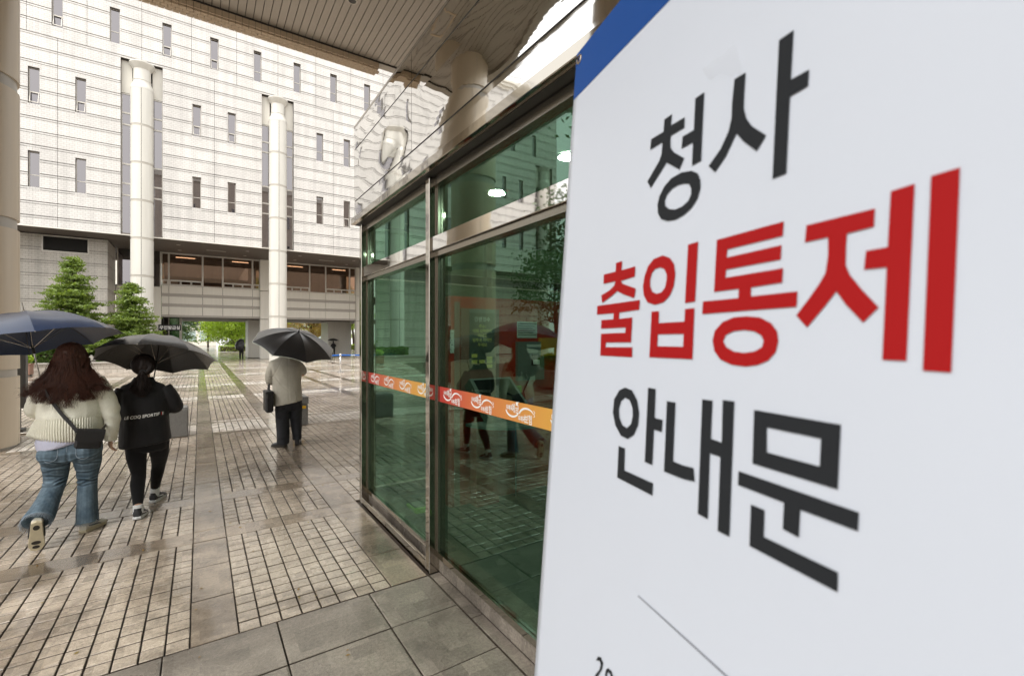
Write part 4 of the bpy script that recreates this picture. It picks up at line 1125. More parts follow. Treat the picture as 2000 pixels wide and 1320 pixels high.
def yew(x, y, z0, h, w, label, seed, mat='leaf_yew', dens=1.):
    rgen = random.Random(seed)
    t = thing('clipped_yew_tree', (x, y, z0), label, 'tree', 'trees in the planter bed')
    MB().tube([(x, y, z0), (x + .04, y, z0 + h * .4), (x - .03, y, z0 + h * .92)], [.09, .07, .015], 8).obj('trunk', 'bark', t, smooth=True)
    br = MB(); cs = []
    lv_ = int(h / .19)
    for k in range(lv_):
        f = (k + .5) / lv_; zz = z0 + .3 + f * (h - .4)
        rad = w / 2 * (1 - f) ** .72 * (.62 + .5 * rgen.random()) + .10
        nb = max(4, int(12 * (1 - f) + 4))
        a0 = rgen.random() * 6
        for q in range(nb):
            if rgen.random() < .14: continue
            a = a0 + 6.283 * q / nb + rgen.uniform(-.35, .35); L = rad * rgen.uniform(.5, 1.15)
            e = Vector((x + L * math.cos(a), y + L * math.sin(a), zz + rgen.uniform(-.06, .10) + .05 * L))
            br.tube([(x, y, zz - .12 * L), ((x + e.x) / 2, (y + e.y) / 2, (zz + e.z) / 2 + .02), tuple(e)], [.018, .012, .004], 4, cap=False)
            for s in np.linspace(.35, 1.0, max(3, int(L / .16))):
                cs.append((x + L * s * math.cos(a), y + L * s * math.sin(a), zz + (e.z - zz) * s))
    br.obj('branches', 'bark', t)
    fol('crown', clumps(cs, int(34 * dens), .25, rgen, .36), .062, mat, t, .5, .25)
yew(-5.38, 32.2, .45, 5.5, 3.7, 'taller conical yew tree in front of the louvre wall', 5)
yew(-3.05, 32.4, .45, 4.3, 3.3, 'shorter loose conical yew tree left of the passage', 8)
# planter bed
pb = thing('planter_bed', (-6, 30.4, 0), 'long low tiled planter bed below the yew trees', 'planter')
B(-10.5, -1.7, 30.4, 30.62, 0, .44).obj('front_wall', 'planter', pb); B(-1.92, -1.7, 30.62, 35, 0, .44).obj('side_wall', 'planter', pb)
B(-10.5, -1.65, 30.34, 30.70, .445, .52).obj('coping', 'panel_band', pb); B(-10.5, -1.6, 29.95, 30.39, 0, .16).obj('step', 'planter', pb)
B(-10.5, -1.93, 30.63, 35, .3, .42).obj('soil', 'soil', pb)
def hedge(x0, x1, y0, y1, z0, z1, label, mat='leaf_mid', n=2600, group='clipped hedges'):
    rgen = random.Random(int(x0 * 100))
    t = thing('hedge', ((x0 + x1) / 2, (y0 + y1) / 2, z0), label, 'hedge', group)
    MB().bbox(x0 + .12, x1 - .12, y0 + .12, y1 - .12, z0, z1 - .12, .05).obj('twigs', 'soil', t)
    pts = []
    for _ in range(n):
        px = rgen.uniform(x0, x1); py = rgen.uniform(y0, y1); bump = .10 * noise.noise(Vector((px * 2.1, py * 2.1, 1)))
        s = rgen.random()
        if s < .45: p = (px, py, z1 + bump - rgen.random() ** 2 * .15)
        elif s < .85: p = (px, y0 + rgen.random() ** 2 * .15 - bump, rgen.uniform(z0, z1))
        else: p = (rgen.choice((x0, x1)) + bump, py, rgen.uniform(z0, z1))
        pts.append(p)
    fol('leaves', pts, .055, mat, t, .5)
hedge(-9.2, -4.7, 30.9, 31.7, .42, 1.05, 'low clipped hedge at the left of the planter bed', n=5200)
hedge(-4.3, -2.2, 30.9, 31.6, .42, 1.0, 'low clipped hedge at the right end of the planter bed', n=3600)
def pot(x, y, w, h, label, mat='leaf_mid', shrub=.35, r=.35):
    rgen = random.Random(int(x * 31 + y)); t = thing('planter_box', (x, y, 0), label, 'planter', 'square planter boxes')
    MB().bbox(x - w / 2, x + w / 2, y - w / 2, y + w / 2, .06, h, .015).obj('box', 'terracotta', t)
    MB().bbox(x - w / 2 - .03, x + w / 2 + .03, y - w / 2 - .03, y + w / 2 + .03, h, h + .06, .012).obj('rim', 'terracotta', t)
    for sx in (-1, 1):
        for sy in (-1, 1): B(x + sx * w * .36 - .04, x + sx * w * .36 + .04, y + sy * w * .36 - .04, y + sy * w * .36 + .04, 0, .06).obj('foot', 'dark_metal', t)
    pts = []
    for _ in range(1500):
        v = Vector((rgen.gauss(0, 1), rgen.gauss(0, 1), rgen.gauss(0, 1))).normalized() * (rgen.random() ** .35); pts.append((x + v.x * r, y + v.y * r, h + .06 + shrub * .55 + v.z * shrub * .6))
    fol('shrub', pts, .055, mat, t)
pot(-6.55, 29.3, .6, .5, 'brown planter box with a light green shrub behind the dark notice board', 'leaf_bright')
# things seen only as reflections in the glass, left of the view
pot(-5.6, 9.0, .9, .55, 'brown planter box with golden shrub, mirrored in the near glass', 'leaf_gold', .5, .5)
pot(-7.2, 12.5, .9, .55, 'brown planter box with round green shrub, mirrored in the far glass bay', 'leaf_mid', .5, .5)
hedge(-9.5, -6.4, 5.0, 6.2, 0, .9, 'golden clipped hedge mirrored in the near glass pane', 'leaf_gold', 3500)
hedge(-13, -9.0, 14.2, 15.2, 0, 1.0, 'green clipped hedge mirrored in the far glass bay', 'leaf_mid', 3500)
def tree(x, y, h, w, label, seed, mat, name='broadleaf_tree', n=260, per=34, leaf=.10, z0=.0, trunk=.16, base=.30, lean=(0, 0), flat=.55, group='trees beyond the passage', clump=.55):
    rgen = random.Random(seed); t = thing(name, (x, y, z0), label, 'tree', group)
    top = Vector((x + lean[0], y + lean[1], z0 + h * .8)); mid = Vector((x + lean[0] * .35, y + lean[1] * .35, z0 + h * base))
    MB().tube([(x, y, z0), tuple(mid), tuple(mid.lerp(top, .5) + Vector((.15, .05, 0))), tuple(top)], [trunk, trunk * .75, trunk * .45, trunk * .12], 8).obj('trunk', 'bark', t, smooth=True)
    br = MB(); cs = []
    c = Vector((x + lean[0] * .7, y + lean[1] * .7, z0 + h * (base + 1) / 2)); rz = h * (1 - base) / 2
    for k in range(n):
        while True:
            v = Vector((rgen.uniform(-1, 1), rgen.uniform(-1, 1), rgen.uniform(-1, 1)))
            if .25 < v.length < 1: break
        lump = 1 + .35 * noise.noise(v.normalized() * 1.7 + Vector((seed, 0, 0)))
        p = c + Vector((v.x * w / 2, v.y * w / 2, v.z * rz)) * lump
        cs.append(tuple(p))
        if k % 6 == 0:
            s = mid.lerp(top, rgen.random() * .8); br.tube([tuple(s), tuple(s.lerp(p, .55) + Vector((0, 0, .12 * h * .3))), tuple(p)], [trunk * .32, trunk * .2, .012], 5, cap=False)
    br.obj('branches', 'bark', t)
    fol('crown', clumps(cs, per, clump, rgen, flat), leaf, mat, t, .5, .3)
tree(4.1, 76, 7.2, 9.5, 'bright yellow green maple framed by the passage opening', 21, 'leaf_bright', n=330, per=46, leaf=.15, base=.1, clump=.8)
tree(8.0, 88, 11, 12, 'tall lime green tree behind the bright maple', 22, 'leaf_bright', n=300, per=36, leaf=.17, base=.15, clump=.9)
tree(-2.7, 80, 10, 7, 'blue green conifer at the left of the passage view', 23, 'leaf_blue', 'conifer_tree', n=260, per=40, leaf=.14, base=.05, clump=.8)
tree(1.2, 96, 13, 10, 'mid green tree far behind the conifer', 29, 'leaf_mid', n=260, per=36, leaf=.18, base=.1, clump=.9)
tree(14.0, 74, 7.6, 9, 'reddish leaved tree seen right of the round column', 24, 'leaf_red', n=260, per=34, leaf=.13, base=.2, clump=.6)
tree(18.6, 68.5, 7.2, 6.5, 'green tree with a crooked bare trunk at the right edge of the passage', 25, 'leaf_bright', n=150, per=34, leaf=.11, base=.42, lean=(-.7, 0), trunk=.2, clump=.6)
tree(21, 90, 12, 16, 'wide lime green tree behind the crooked trunk', 26, 'leaf_bright', n=300, per=36, leaf=.17, base=.05, clump=.9)
tree(12.5, 92, 12, 12, 'mid green tree behind the reddish one', 30, 'leaf_mid', n=260, per=36, leaf=.18, base=.05, clump=.9)
hedge(2, 11, 68, 69.2, 0, .75, 'low hedge across the end of the passage', 'leaf_bright', 4000)
hedge(14, 23, 66.0, 67.0, 0, .8, 'low hedge under the crooked tree', 'leaf_bright', 3000)
# pines left of the view, mirrored in the porch
for (px_, py_, hh, lb, sd) in ((-8.6, 9.6, 9.0, 'tall pine mirrored at the right of the porch glass', 41), (-10.6, 13.2, 8.0, 'middle pine mirrored in the porch glass', 42), (-8.0, 6.6, 8.0, 'near pine mirrored beside the banner', 43), (-14.0, 20.5, 7.0, 'far pine mirrored in the first glass bay', 44)):
    tree(px_, py_, hh, 5.0, lb, sd, 'leaf_pine', 'pine_tree', n=90, per=60, leaf=.09, base=.32, trunk=.17, flat=.35, group='pines left of the court', clump=.75)
# far buildings behind the trees
for (x0, x1, y0, hh, lb) in ((-14, 3, 120, 26, 'pale glass office block far behind the conifer'), (8, 34, 130, 30, 'distant glass office block behind the lime trees')):
    fb = thing('office_block', ((x0 + x1) / 2, y0, 0), lb, 'building', 'offices beyond the trees')
    B(x0, x1, y0, y0 + 14, 0, hh).obj('wall', 'panel', fb)
    for r_ in range(int(hh / 3.4)):
        for c_ in range(int((x1 - x0) / 3.4)):
            xx = x0 + .4 + c_ * 3.4; B(xx, xx + 2.7, y0 - .05, y0 + .02, r_ * 3.4 + 1.0, r_ * 3.4 + 3.1).obj('window', 'wall_far', fb)

# wet leaf litter on the paving
rl = random.Random(77); pts_ = []
for _ in range(70):
    yy_ = rl.uniform(2.2, 16); xx_ = rl.uniform(-.25 * yy_, min(.28 * yy_, 1.34 if yy_ < 4.9 else 9)); pts_.append((xx_, yy_, .006))
Vl, Fl = leaves(pts_, .014, .55, .97); Vl[:, 2] = np.clip(Vl[:, 2], .002, .012)
ml = bpy.data.meshes.new('fallen_leaves'); ml.from_pydata(Vl.tolist(), [], Fl.tolist()); ml.materials.append(MAT['leaf_red'])
lo_ = bpy.data.objects.new('fallen_leaves', ml); COL.objects.link(lo_); tag(lo_, 'small wet leaves scattered over the paving', 'leaves', kind='stuff')
# ================================================================== PEOPLE
def fabric(name, c1, c2, rough=.85, wscale=260., bumps=.25, sheen=.0, nscale=5., worn=0.):
    b = NB(name); v = b.oco()
    n1 = b.noise(v, nscale, 5, .65); c = b.mix(b.ramp(n1, (.3, 0.), (.7, 1.)), c1, c2)
    w = b.noise(b.mapv(v, (1, 1, 1.6)), wscale, 2, .5)
    c = b.mix(1., c, b.ramp(w, (.3, .86), (.7, 1.1)), 'MULTIPLY')
    if worn:
        pn = b.ramp(b.n('ShaderNodeNewGeometry').outputs['Pointiness'], (.46, .72), (.5, 1.), (.53, 1. + worn)); c = b.mix(1., c, pn, 'MULTIPLY')  # worn ridges paler, creases darkened in the colour by pointiness
    b.bsdf(Base_Color=c, Roughness=rough, Normal=b.bump(w, bumps, .002), Sheen_Weight=sheen, Specular_IOR_Level=.25); return b.m
MAT['knit'] = fabric('cream knit', (.70, .68, .57), (.80, .78, .67), .95, 170, .5, .2)
MAT['denim'] = fabric('blue denim', (.045, .075, .105), (.125, .17, .205), .85, 330, .25, 0, 9, .9)
MAT['denim_edge'] = fabric('frayed denim edge', (.18, .24, .30), (.34, .38, .42), .9, 200, .4)
MAT['shirt'] = fabric('lilac shirt', (.42, .42, .52), (.50, .50, .60), .8)
MAT['jacket'] = fabric('black nylon', (.010, .0095, .011), (.018, .017, .019), .55, 200, .1, .1)
MAT['legging'] = fabric('black legging', (.008, .008, .009), (.014, .013, .014), .8, 300, .1, .1)
MAT['coat'] = fabric('beige jacket cloth', (.46, .43, .36), (.56, .525, .445), .85, 260, .25)
MAT['trouser'] = fabric('charcoal trouser', (.020, .021, .025), (.034, .035, .040), .75, 300, .15)
MAT['sock'] = fabric('white sock', (.70, .70, .70), (.78, .78, .78), .9)
MAT['shoe_white'] = plain('cream shoe leather', (.62, .59, .50), .5, var=.12, vscale=20, obj=True)
MAT['sole'] = plain('cream rubber sole', (.55, .48, .33), .6, var=.12, vscale=25, obj=True)
MAT['sole_dark'] = plain('dark tread', (.03, .025, .02), .7, var=.1)
MAT['shoe_black'] = plain('black shoe', (.015, .015, .017), .38, var=.1, obj=True)
MAT['bag'] = plain('black bag leather', (.014, .013, .014), .45, var=.15, vscale=12, bump=.15, bscale=180, obj=True)
def hair_mat(n, a, b_):
    b = NB(n); v = b.oco(); f = b.noise(b.mapv(v, (60, 60, 3)), 1.5, 3, .6)
    b.bsdf(Base_Color=b.mix(f, a, b_), Roughness=.45, Specular_IOR_Level=.25); return b.m
MAT['hair_brown'] = hair_mat('dark auburn hair', (.014, .005, .004), (.115, .042, .024))
MAT['hair_black'] = hair_mat('black hair', (.006, .004, .004), (.030, .018, .014))
MAT['umb_navy'] = None
def umb_mat(n, c, r=.5, drops=True):
    b = NB(n); v = b.oco()
    vo = b.n('ShaderNodeTexVoronoi'); b.l(v, vo.inputs['Vector']); vo.inputs['Scale'].default_value = 75
    dr = b.ramp(vo.outputs['Distance'], (.0, 1.), (.28, 0.))
    big = b.ramp(b.noise(v, 6, 4, .6), (.48, 0.), (.62, 1.))
    dd = b.math('MULTIPLY', dr, big)
    w = b.noise(v, 420, 2, .5)
    cc = b.mix(b.noise(v, 5, 4, .6), tuple(x * .85 for x in c), tuple(x * 1.2 for x in c))
    b.bsdf(Base_Color=cc, Roughness=b.mix(dd, (r * .8,) * 3, (.05,) * 3), Normal=b.bump(dd, .6, .002, b.bump(w, .12, .001)), Specular_IOR_Level=.5, Coat_Weight=.28, Coat_Roughness=.16); return b.m
MAT['umb_navy'] = umb_mat('wet navy nylon', (.018, .040, .105)); MAT['umb_black'] = umb_mat('wet black nylon', (.013, .013, .014), .42)
MAT['umb_trim'] = plain('pale umbrella edging', (.55, .58, .50), .5, var=0)

def nz(p, s, sd=0.): return noise.noise(Vector((p[0] * s[0] + sd, p[1] * s[1] + sd * 1.7, p[2] * s[2])))
def folds(amp, s, sd):
    def fn(co, no):
        return np.array([amp * (nz(p, s, sd) + .5 * nz(p, tuple(q * 2.1 for q in s), sd + 5)) for p in co])
    return fn
def hand(mb, wrist, d, side, curl=.5, thumb=1, sc=1.0):
    """palm and five separate fingers; d = pointing direction, side = direction from little finger to index"""
    wrist = Vector(wrist); d = Vector(d).normalized(); side = Vector(side); side = (side - d * side.dot(d)).normalized(); nrm = d.cross(side) * thumb
    c = wrist + d * .045 * sc
    loft(mb, [(wrist - d * .015, side * .024 * sc, nrm * .018 * sc), (wrist + d * .02 * sc, side * .032 * sc, nrm * .015 * sc), (wrist + d * .075 * sc, side * .040 * sc, nrm * .013 * sc), (wrist + d * .088 * sc, side * .037 * sc, nrm * .010 * sc)], 12)
    for k, L in enumerate((.058, .070, .076, .068)):
        b0 = wrist + d * .080 * sc + side * (-.031 + k * .0207) * sc
        a1 = curl * 1.1; a2 = curl * 2.2; a3 = curl * 2.9
        p1 = b0 + (d * math.cos(a1) - nrm * math.sin(a1)) * L * .48 * sc
        p2 = p1 + (d * math.cos(a2) - nrm * math.sin(a2)) * L * .32 * sc
        p3 = p2 + (d * math.cos(a3) - nrm * math.sin(a3)) * L * .26 * sc
        limb(mb, [b0 - d * .012, p1, p2, p3], [.0092 * sc, .0088 * sc, .0080 * sc, .0062 * sc], 8, 3)
    t0 = wrist + d * .025 * sc + side * .026 * sc
    t1 = t0 + (side * .75 + d * .55 - nrm * .35) * .034 * sc; t2 = t1 + (side * .25 + d * .8 - nrm * .55) * .030 * sc
    limb(mb, [t0, t1, t2], [.0125 * sc, .0105 * sc, .0075 * sc], 8, 3)
def head(mb, c, r=(.077, .095, .112)):
    c = Vector(c)
    mb.ell(c + Vector((0, 0, .012)), (r[0], r[1], r[2] * .95), 20, 14)
    mb.ell(c + Vector((0, .028, -.055)), (r[0] * .74, r[1] * .66, r[2] * .56), 16, 10)        # jaw
    mb.ell(c + Vector((0, r[1] + .006, -.022)), (.013, .018, .024), 10, 8)                    # nose
    mb.ell(c + Vector((0, r[1] - .006, -.062)), (.022, .010, .008), 10, 6)                    # lips
    for s in (-1, 1):
        mb.ell(c + Vector((s * (r[0] + .004), -.004, -.012)), (.010, .018, .030), 10, 8)      # ears
        mb.ell(c + Vector((s * .031, r[1] - .014, .012)), (.016, .012, .010), 10, 6)          # brow and lids
def face_marks(parent, c, r=(.077, .095, .112)):
    c = Vector(c)
    for s in (-1, 1):
        MB().ell(c + Vector((s * .031, r[1] - .004, .006)), (.011, .006, .006), 10, 6).obj('eye', 'ink', parent, smooth=True, local=True)
    MB().ell(c + Vector((0, r[1] + .003, -.062)), (.020, .004, .004), 10, 6).obj('mouth', 'ink_red', parent, smooth=True, local=True)
def person(loc, label, group='people walking in the rain', scale=1.0):
    t = thing('person', loc, label, 'person', group); t.scale = (scale,) * 3; return t
def part(name, me, parent): return put(name, me, parent, (0, 0, 0), local=True)
def strands(paths, r0, r1, n=3):
    V = []; F = []; o = 0
    for P in paths:
        P = np.array(P); k = len(P); T = np.gradient(P, axis=0); T /= np.linalg.norm(T, axis=1)[:, None] + 1e-9
        ref = np.array([.3, 1., .2]); U = np.cross(T, ref); U /= np.linalg.norm(U, axis=1)[:, None] + 1e-9; Wv = np.cross(T, U)
        rr = np.linspace(r0, r1, k)
        for q in range(n):
            a = 2 * math.pi * q / n
            V.append(P + (U * math.cos(a) + Wv * math.sin(a)) * rr[:, None])
        for q in range(n):
            a = o + q * k; b_ = o + ((q + 1) % n) * k
            i = np.arange(k - 1); F.append(np.stack([a + i, a + i + 1, b_ + i + 1, b_ + i], 1))
        o += n * k
    return np.concatenate(V), np.concatenate(F)
def strand_obj(name, paths, r0, r1, mat, parent):
    V, F = strands(paths, r0, r1); me = bpy.data.meshes.new(name); me.from_pydata(V.tolist(), [], F.tolist()); me.materials.append(MAT[mat])
    me.polygons.foreach_set('use_smooth', [True] * len(me.polygons)); return put(name, me, parent, (0, 0, 0), local=True)
def smoothpath(pts, n):
    P = [np.array(p, float) for p in pts]; P = [2 * P[0] - P[1]] + P + [2 * P[-1] - P[-2]]; out = []
    seg = len(P) - 3
    for t in np.linspace(0, seg - 1e-6, n):
        i = int(t); f = t - i; p0, p1, p2, p3 = P[i:i + 4]
        out.append(.5 * (2 * p1 + (p2 - p0) * f + (2 * p0 - 5 * p1 + 4 * p2 - p3) * f * f + (3 * p1 - p0 - 3 * p2 + p3) * f ** 3))
    return out
def shoe(parent, ankle, heading, pitch, mat_up, mat_sole, L=.25, name='shoe', stripe=None, sock=None, roll=0.):
    """built flat at the origin (heel at y=0, toe +y), then posed; ankle is the world-local point over the heel"""
    M = Matrix.Translation(Vector(ankle)) @ Matrix.Rotation(-heading, 4, 'Z') @ Matrix.Rotation(pitch, 4, 'X') @ Matrix.Rotation(roll, 4, 'Y') @ Matrix.Translation((0, -.055, -.085))
    up = MB()
    S = L / .25
    loft(up, [((0, .002, .045), (.026, 0, 0), (0, 0, .030)), ((0, .012, .050), (.034, 0, 0), (0, 0, .040)), ((0, .06, .055), (.036, 0, 0), (0, 0, .048)), ((0, .11 * S, .048), (.041, 0, 0), (0, 0, .040)), ((.003, .17 * S, .036), (.046, 0, 0), (0, 0, .029)), ((.004, .215 * S, .030), (.042, 0, 0), (0, 0, .022)), ((.003, .242 * S, .026), (.026, 0, 0), (0, 0, .014))], 20)
    loft(up, [((0, .045, .06), (.033, 0, 0), (0, .042, 0)), ((0, .047, .098), (.034, 0, 0), (0, .044, 0))], 18)
    up.xf(M); o = part(name, remesh(up, .005, name, mat_up, 2), parent)
    so = MB()
    ring = [(-.030, .006), (-.034, .05), (-.036, .10 * S), (-.044, .16 * S), (-.044, .205 * S), (-.030, .240 * S), (.0, .252 * S), (.030, .243 * S), (.048, .208 * S), (.046, .16 * S), (.036, .10 * S), (.034, .05), (.030, .006), (.0, -.006)]
    V = []
    for z, e in ((0, .98), (.006, 1.02), (.020, 1.03), (.026, .98)):
        for (x, y) in ring: V.append((x * e, (y - .12) * e + .12, z))
    n = len(ring); F = []
    for i in range(3):
        for k in range(n): F.append((i * n + k, i * n + (k + 1) % n, (i + 1) * n + (k + 1) % n, (i + 1) * n + k))
    F.append(tuple(range(n))[::-1]); F.append(tuple(3 * n + k for k in range(n)))
    so.add(V, F); so.xf(M); so.obj('outsole', mat_sole, o, local=True, smooth=False)
    for (cy, hw, hl) in ((.045, .020, .022), (.175 * S, .028, .016), (.212 * S, .022, .014)):
        tr = MB(); Q = [(hw * math.cos(a), cy + hl * math.sin(a), -.0012) for a in np.linspace(0, 2 * math.pi, 14, endpoint=False)]
        tr.add(Q, [tuple(range(14))[::-1]]); tr.xf(M); tr.obj('tread', 'sole_dark', o, local=True)
    if stripe:
        st = MB()
        for s in (-1, 1):
            st.tube([(s * .037, .03, .055), (s * .0405, .07, .050), (s * .044, .12 * S, .045), (s * .046, .15 * S, .032)], [.004, .006, .006, .004], 6)
        st.tube([(-.030, .095 * S, .083), (0, .10 * S, .092), (.030, .095 * S, .083)], .005, 6); st.tube([(-.034, .13 * S, .070), (0, .135 * S, .079), (.034, .13 * S, .070)], .005, 6)
        st.xf(M); st.obj('stripe', stripe, o, local=True, smooth=True)
    return M

# ------------------------------------------------ woman in the cream cardigan
def woman_cream():
    t = person((-.93, 5.5, 0), 'person with long auburn hair in a cream knit and blue jeans under the navy umbrella')
    HC = (0, .02, 1.548)
    b = MB(); head(b, HC)
    limb(b, [(0, .0, 1.50), (0, -.01, 1.42), (0, -.02, 1.36)], [.052, .054, .065])
    loft(b, [((0, -.01, 1.37), (.10, 0, 0), (0, .06, 0)), ((0, -.01, 1.30), (.17, 0, 0), (0, .09, 0)), ((0, 0, 1.12), (.16, 0, 0), (0, .105, 0)), ((0, 0, .98), (.15, 0, 0), (0, .10, 0)), ((0, 0, .82), (.185, 0, 0), (0, .12, 0)), ((0, 0, .72), (.17, 0, 0), (0, .11, 0))], 24)
    limb(b, [(-.16, 0, 1.31), (-.225, .03, 1.09), (-.15, .27, 1.22)], [.050, .040, .026]); hand(b, (-.15, .27, 1.22), (.2, .5, .45), (0, -.4, .9), .75, 1)
    limb(b, [(.16, 0, 1.31), (.255, -.02, 1.06), (.262, .01, .80)], [.050, .040, .026]); hand(b, (.262, .012, .80), (-.08, .22, -.95), (-.4, .9, .1), .42, -1)
    limb(b, [(.095, 0, .78), (.103, .03, .44), (.105, .0, .09)], [.095, .058, .038]); limb(b, [(-.098, 0, .75), (-.102, .04, .52), (-.105, .035, .45), (-.125, -.12, .335), (-.148, -.26, .245)], [.075, .055, .050, .045, .034])
    limb(b, [(.105, .0, .08), (.125, .12, .04)], [.036, .026]); limb(b, [(-.148, -.26, .245), (-.152, -.30, .14)], [.033, .026])
    part('body', remesh(b, .0052, 'body', 'skin', 2), t); face_marks(t, HC)
    # jeans
    j = MB()
    loft(j, [((.0, -.002, .86), (.185, 0, 0), (0, .125, 0)), ((.0, -.005, .80), (.207, 0, 0), (0, .145, 0)), ((.002, -.012, .72), (.212, 0, 0), (0, .158, 0)), ((.003, -.008, .66), (.20, 0, 0), (0, .145, 0)), ((.003, 0, .635), (.17, 0, 0), (0, .11, 0))], 28)
    for sx in (-1, 1): j.ell((sx * .10, -.075, .715), (.105, .095, .095), 16, 10)
    def leg(pts):
        loft(j, [(c, (w, 0, 0), (0, math.cos(a) * dd, math.sin(a) * dd)) for c, w, dd, a in pts], 24)
    leg([((.105, 0, .70), .100, .110, 0), ((.108, .01, .60), .096, .100, 0), ((.106, .025, .52), .080, .084, 0), ((.103, .03, .44), .068, .072, 0), ((.103, .02, .36), .069, .074, 0), ((.104, .008, .24), .072, .084, 0), ((.105, .0, .14), .076, .094, 0), ((.105, -.002, .085), .078, .100, 0)])
    leg([((-.098, 0, .70), .100, .110, 0), ((-.100, .02, .60), .095, .100, .1), ((-.102, .04, .53), .084, .088, .0), ((-.105, .035, .465), .076, .080, -.35), ((-.112, -.02, .405), .074, .080, -.75), ((-.125, -.12, .335), .078, .084, -.95), ((-.14, -.21, .275), .086, .092, -1.0), ((-.154, -.275, .230), .092, .100, -1.0)])
    me = remesh(j, .0065, 'jeans', 'denim', 2)
    rg_ = random.Random(2)
    cre = []   # creases: (x,z, slope, half width, depth, leg sign)
    for s, zs in ((1, (.665, .615, .53, .465, .450, .432, .415)), (-1, (.66, .61, .57, .52, .475, .455))):
        for z in zs: cre.append((s * .10, z, rg_.uniform(-.2, .2), rg_.uniform(.05, .09), rg_.uniform(.006, .012)))
    def jf(co, no):
        d = np.array([.0022 * nz(p, (14, 14, 9), 3.) + .0016 * nz(p, (40, 40, 16), 9.) for p in co])
        for (cx, cz, sl, hw, dp) in cre:
            dx = co[:, 0] - cx; zc_ = cz + sl * dx + .006 * np.sin(dx * 40 + cz * 90)
            g = np.exp(-((co[:, 2] - zc_) / .0085) ** 2) - .6 * np.exp(-((co[:, 2] - zc_ - .016) / .010) ** 2)
            d -= dp * g * np.exp(-(dx / hw) ** 2) * (co[:, 1] < .03)
        cl = np.exp(-(co[:, 0] / .012) ** 2) * (co[:, 2] > .64) * (co[:, 1] < 0); d -= .007 * cl * np.clip((.80 - co[:, 2]) / .1, 0, 1)
        hem = np.clip((.16 - co[:, 2]) / .08, 0, 1) * (co[:, 0] > 0); d += .004 * hem * np.sin(np.arctan2(co[:, 1], co[:, 0] - .105) * 5)
        hl = np.clip((.36 - co[:, 2]) / .12, 0, 1) * (co[:, 0] < -.02); d += .006 * hl * np.sin(co[:, 0] * 75)
        return d
    displace(me, jf); jo = part('jeans', me, t)
    # pockets, seams, belt loops, frayed hems
    for s in (-1, 1):
        P = [(s * .055, -.152, .775), (s * .155, -.125, .77), (s * .152, -.140, .695), (s * .108, -.172, .668), (s * .062, -.168, .695), (s * .055, -.152, .775)]
        MB().tube(smoothpath(P, 30), .0022, 5, cap=False).obj('pocket_seam', 'denim_edge', jo, local=True)
    MB().tube(smoothpath([(.0, -.146, .80), (.0, -.160, .74), (.0, -.150, .68)], 10), .0022, 5).obj('seam', 'denim_edge', jo, local=True)
    fr = []
    for k in range(120):
        a = 2 * math.pi * k / 120
        p = np.array((.105 + .077 * math.cos(a), -.002 + .098 * math.sin(a), .088)); fr.append([p, p + np.array((rg_.uniform(-.004, .004), rg_.uniform(-.004, .004), -.012)), p + np.array((rg_.uniform(-.008, .008), rg_.uniform(-.008, .008), -.022))])
        p = np.array((-.154 + .090 * math.cos(a), -.275 + .053 * math.sin(a), .230 - .083 * math.sin(a))); q = np.array((-.012, -.03, -.026)) * .6
        fr.append([p, p + q + np.array((rg_.uniform(-.004, .004), 0, rg_.uniform(-.004, .004))), p + q * 1.7 + np.array((rg_.uniform(-.009, .009), 0, rg_.uniform(-.009, .009)))])
    tag(strand_obj('frayed_hem', fr, .0018, .0006, 'denim_edge', jo), kind='stuff')
    # shoes: right planted, left pushed off with the sole towards us
    shoe(t, (.105, -.012, .085), R(28), 0, 'shoe_white', 'sole', .25, stripe='shoe_black')
    shoe(t, (-.150, -.288, .215), R(-14), R(-76), 'shoe_white', 'sole', .25, stripe='shoe_black', roll=R(6))
    # shirt tail
    s = MB(); loft(s, [((-.01, -.004, .90), (.19, 0, 0), (0, .135, 0)), ((-.02, -.008, .82), (.205, 0, 0), (0, .155, 0)), ((-.05, -.010, .790), (.168, 0, .014), (0, .158, 0)), ((-.075, -.010, .770), (.135, 0, .022), (0, .156, 0))], 30)
    part('shirt', remesh(s, .006, 'shirt', 'shirt', 2), t)
    # cardigan
    k = MB()
    loft(k, [((0, .0, 1.42), (.075, 0, 0), (0, .07, 0)), ((0, -.012, 1.375), (.135, 0, 0), (0, .088, 0)), ((0, -.012, 1.32), (.195, 0, 0), (0, .118, 0)), ((0, -.01, 1.22), (.208, 0, 0), (0, .145, 0)), ((0, -.005, 1.10), (.212, 0, 0), (0, .155, 0)), ((0, -.005, 1.03), (.215, 0, 0), (0, .162, 0)), ((.0, -.005, .99), (.205, 0, 0), (0, .155, 0))], 32)
    limb(k, [(-.155, -.01, 1.33), (-.195, .0, 1.22), (-.232, .03, 1.085), (-.20, .16, 1.12), (-.155, .26, 1.205)], [.070, .074, .068, .058, .048], 18)
    limb(k, [(.155, -.01, 1.33), (.215, -.015, 1.21), (.262, -.02, 1.06), (.272, -.005, .93), (.264, .008, .815)], [.072, .076, .068, .060, .046], 18)
    me = remesh(k, .0065, 'cardigan', 'knit', 3)
    def kf(co, no):
        d = np.array([.0075 * nz(p, (9, 9, 5), 1.) + .0045 * nz(p, (20, 20, 9), 4.) for p in co])
        sl = np.clip((co[:, 0] - .19) / .03, 0, 1); d += .005 * sl * np.sin(co[:, 2] * 60 + 14 * co[:, 1] + co[:, 0] * 20) * np.exp(-((co[:, 2] - 1.04) / .13) ** 2)
        return d
    displace(me, kf); ko = part('cardigan', me, t)
    # ribbed hem and cuffs (real ribs), flaring to the left where the front hangs open
    V = []; F = []; NR = 74; per = 8; n = NR * per; rowsn = 9
